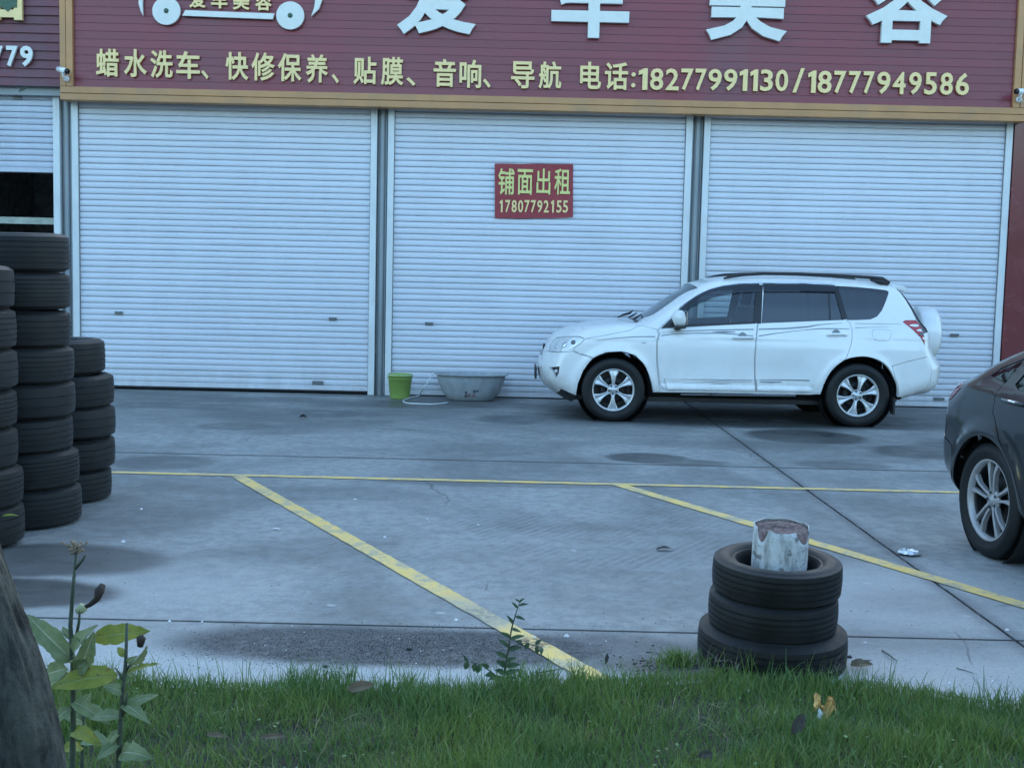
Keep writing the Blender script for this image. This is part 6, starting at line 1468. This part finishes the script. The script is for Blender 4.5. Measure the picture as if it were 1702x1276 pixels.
wp = gp(1370, 1182, .06); wr = empty('wrapper', (wp.x, wp.y, .06)); tag(wr, 'crumpled gold and white wrapper lying on the grass below the tyres', 'litter')
v = []; f = []; rr = random.Random(21)
for j in range(6):
    for i in range(8): v.append(((i/7-.5)*.075+rr.uniform(-.004, .004), (j/5-.5)*.03+rr.uniform(-.006, .006), .02*math.sin(i*1.3)+(j/5)*.045+rr.uniform(-.010, .010)-.01*i/7))
for j in range(5):
    for i in range(7): f.append((j*8+i, j*8+i+1, (j+1)*8+i+1, (j+1)*8+i))
mesh_obj('gold_foil', v, f, M['wrapper'], wr)
mesh_obj('white_flap', [(-.034, -.03, -.012), (-.020, -.032, -.026), (-.012, -.028, .006), (-.026, -.024, .022)], [(0, 1, 2, 3)], M['paper'], wr)
gd = 'dead leaves lying in the grass'
ground_leaf(1325, 1215, .09, .9, M['dark_leaf'], 'dark dead leaf standing in the grass left of the gold wrapper', z=.08, up=(0, -1, .3), tilt=.5, grp=gd)
ground_leaf(600, 1146, .10, .25, M['dry_leaf'], 'brown curled leaf at the lawn edge right of centre-left grass', z=.075, up=(0, -1, .6), tilt=.15, grp=gd, wfrac=.4)
ground_leaf(455, 1226, .09, .15, M['dry_leaf'], 'long pale brown leaf lying in the middle of the left lawn', z=.10, wfrac=.22, up=(0, -1, 1), grp=gd)
ground_leaf(362, 1224, .075, -.2, M['dry_leaf'], 'narrow brown leaf on the grass left of the long pale one', z=.10, wfrac=.25, up=(0, -1, 1), grp=gd)
ground_leaf(1172, 1256, .06, .6, M['dark_leaf'], 'small black leaf near the bottom edge below the bollard tyres', z=.095, up=(0, -1, .8), grp=gd)
ground_leaf(1105, 914, .11, .15, M['dark_leaf'], 'small dark leaf flat on the concrete left of the bollard', z=.002, wfrac=.45)
ground_leaf(504, 694, .085, .0, M['dark_leaf'], 'dark crumpled leaf on the concrete before the first shutter', z=.004, wfrac=.7, fold=.8)
ground_leaf(1008, 1102, .038, 1.3, M['dark_leaf'], 'tiny upright black leaf beside the lower end of the yellow line', z=.004, up=(0, -1, 0), tilt=.9)
ground_leaf(1432, 1106, .10, .2, M['dry_leaf'], 'brown leaf lying against the right side of the bottom tyre', z=.012, up=(0, -.6, 1))
ground_leaf(459, 880, .06, -.3, M['paper'], 'small white scrap of paper on the concrete left of the long yellow line', z=.002, wfrac=.4, cat='litter', name='paper_scrap', fold=.05)
q = gp(18, 859).y
yl = vp(17, 858, yA-.28); o_ = leaf('fallen_leaf', Vector((-.045, 0, 0)), Vector((.045, 0, .004)), .02, M['leaf_yellow'], None, up=(0, -.5, .8), n=8); o_.location = yl; tag(o_, 'yellow leaf caught on the second tyre of the leftmost stack', 'leaf')
def twig(pts, r, label): return tag(MB().tube(pts, [r]*(len(pts)-1)+[r*.5], 5).build('twig', M['stem']), label, 'twig')
twig([gp(1466, 1080, .004), gp(1478, 1088, .012), gp(1491, 1098, .006)], .003, 'thin dark twig on the pale concrete right of the bollard tyres')
twig([gp(1590, 1110, .004), gp(1602, 1113, .006), gp(1618, 1118, .004)], .0022, 'thin dark stick lying on pale concrete near the right lawn edge')
twig([gp(1415, 1099, .006), gp(1432, 1097, .012), gp(1448, 1097, .006)], .0035, 'short brown stick touching the right side of the bottom tyre')
twig([gp(890, 1118, .004), gp(915, 1114, .012), gp(940, 1110, .006)], .003, 'thin bare twig lying between the sapling and the yellow line')
# grit and crumbs
def crumbs(name, spots, m):
    v = []; f = []; rr = random.Random(31)
    for (x, y, s_) in spots:
        i0 = len(v); h = s_*.5
        pts_ = [(x+s_*rr.uniform(.6, 1)*math.cos(a_), y+s_*rr.uniform(.6, 1)*math.sin(a_)) for a_ in (0, 1.25, 2.5, 3.8, 5.0)]
        v += [(a_, b2, 0.0) for a_, b2 in pts_]+[(x+(a_-x)*.5, y+(b2-y)*.5, h) for a_, b2 in pts_]
        f += [(i0+k, i0+(k+1) % 5, i0+5+(k+1) % 5, i0+5+k) for k in range(5)]+[tuple(i0+5+k for k in range(5))]
    return tag(mesh_obj(name, v, f, m), kind='stuff')
rr = random.Random(77); spots = []
for _ in range(4500):
    px_, py_ = rr.gauss(660, 170), rr.gauss(1076, 19); 
    if 1035 < py_ < 1145: q = gp(px_, py_); spots.append((q.x, q.y, rr.uniform(.001, .0038)))
for _ in range(700):
    px_, py_ = rr.uniform(150, 1690), rr.uniform(1060, 1175); q = gp(px_, py_)
    if q.y > edge_y(q.x): spots.append((q.x, q.y, rr.uniform(.001, .0032)))
for _ in range(260):
    q = gp(rr.gauss(1110, 45), rr.gauss(1108, 12)); spots.append((q.x, q.y, rr.uniform(.002, .008)))
for _ in range(300): q = gp(rr.uniform(0, 1700), rr.uniform(690, 1060)); spots.append((q.x, q.y, rr.uniform(.0015, .005)))
crumbs('dark_grit', spots, pm('dark_grit', (.05, .048, .045), .9, var=.4, scale=30, local=False))
spots = []
for _ in range(55): q = gp(rr.uniform(250, 1690), rr.uniform(1030, 1150)); spots.append((q.x, q.y, rr.uniform(.002, .0055)))
for px_, py_, s_ in ((282, 1032, .010), (336, 1033, .009), (758, 1030, .012), (888, 1060, .014), (942, 1057, .016), (1010, 1090, .010), (1123, 1128, .012), (1137, 1133, .012), (1438, 1068, .01), (1675, 1047, .015), (1578, 1135, .01), (205, 900, .035), (235, 846, .03), (590, 830, .03), (640, 893, .03), (795, 872, .02), (710, 862, .02)):
    q = gp(px_, py_); spots.append((q.x, q.y, s_ if py_ > 1000 else s_*.5))
crumbs('pale_grit', spots, M['paper'])
for px_, py_, s_, lb in ((541, 1108, .012, 'black pebble on the pale concrete above the left grass'), (582, 1122, .011, 'smaller black pebble just above the lawn edge'), (680, 1079, .014, 'flat black stone in the dark grit'), (1412, 1092, .011, 'round dark pebble beside the bottom tyre on its right')):
    q = gp(px_, py_); b = MB(); b.lathe([(0, 0), (s_, .002), (s_*1.05, s_*.3), (s_*.6, s_*.7), (0, s_*.75)], 9, 'Z'); tag(b.build('pebble', M['black_trim'], None, loc=(q.x, q.y, 0)), lb, 'pebble')
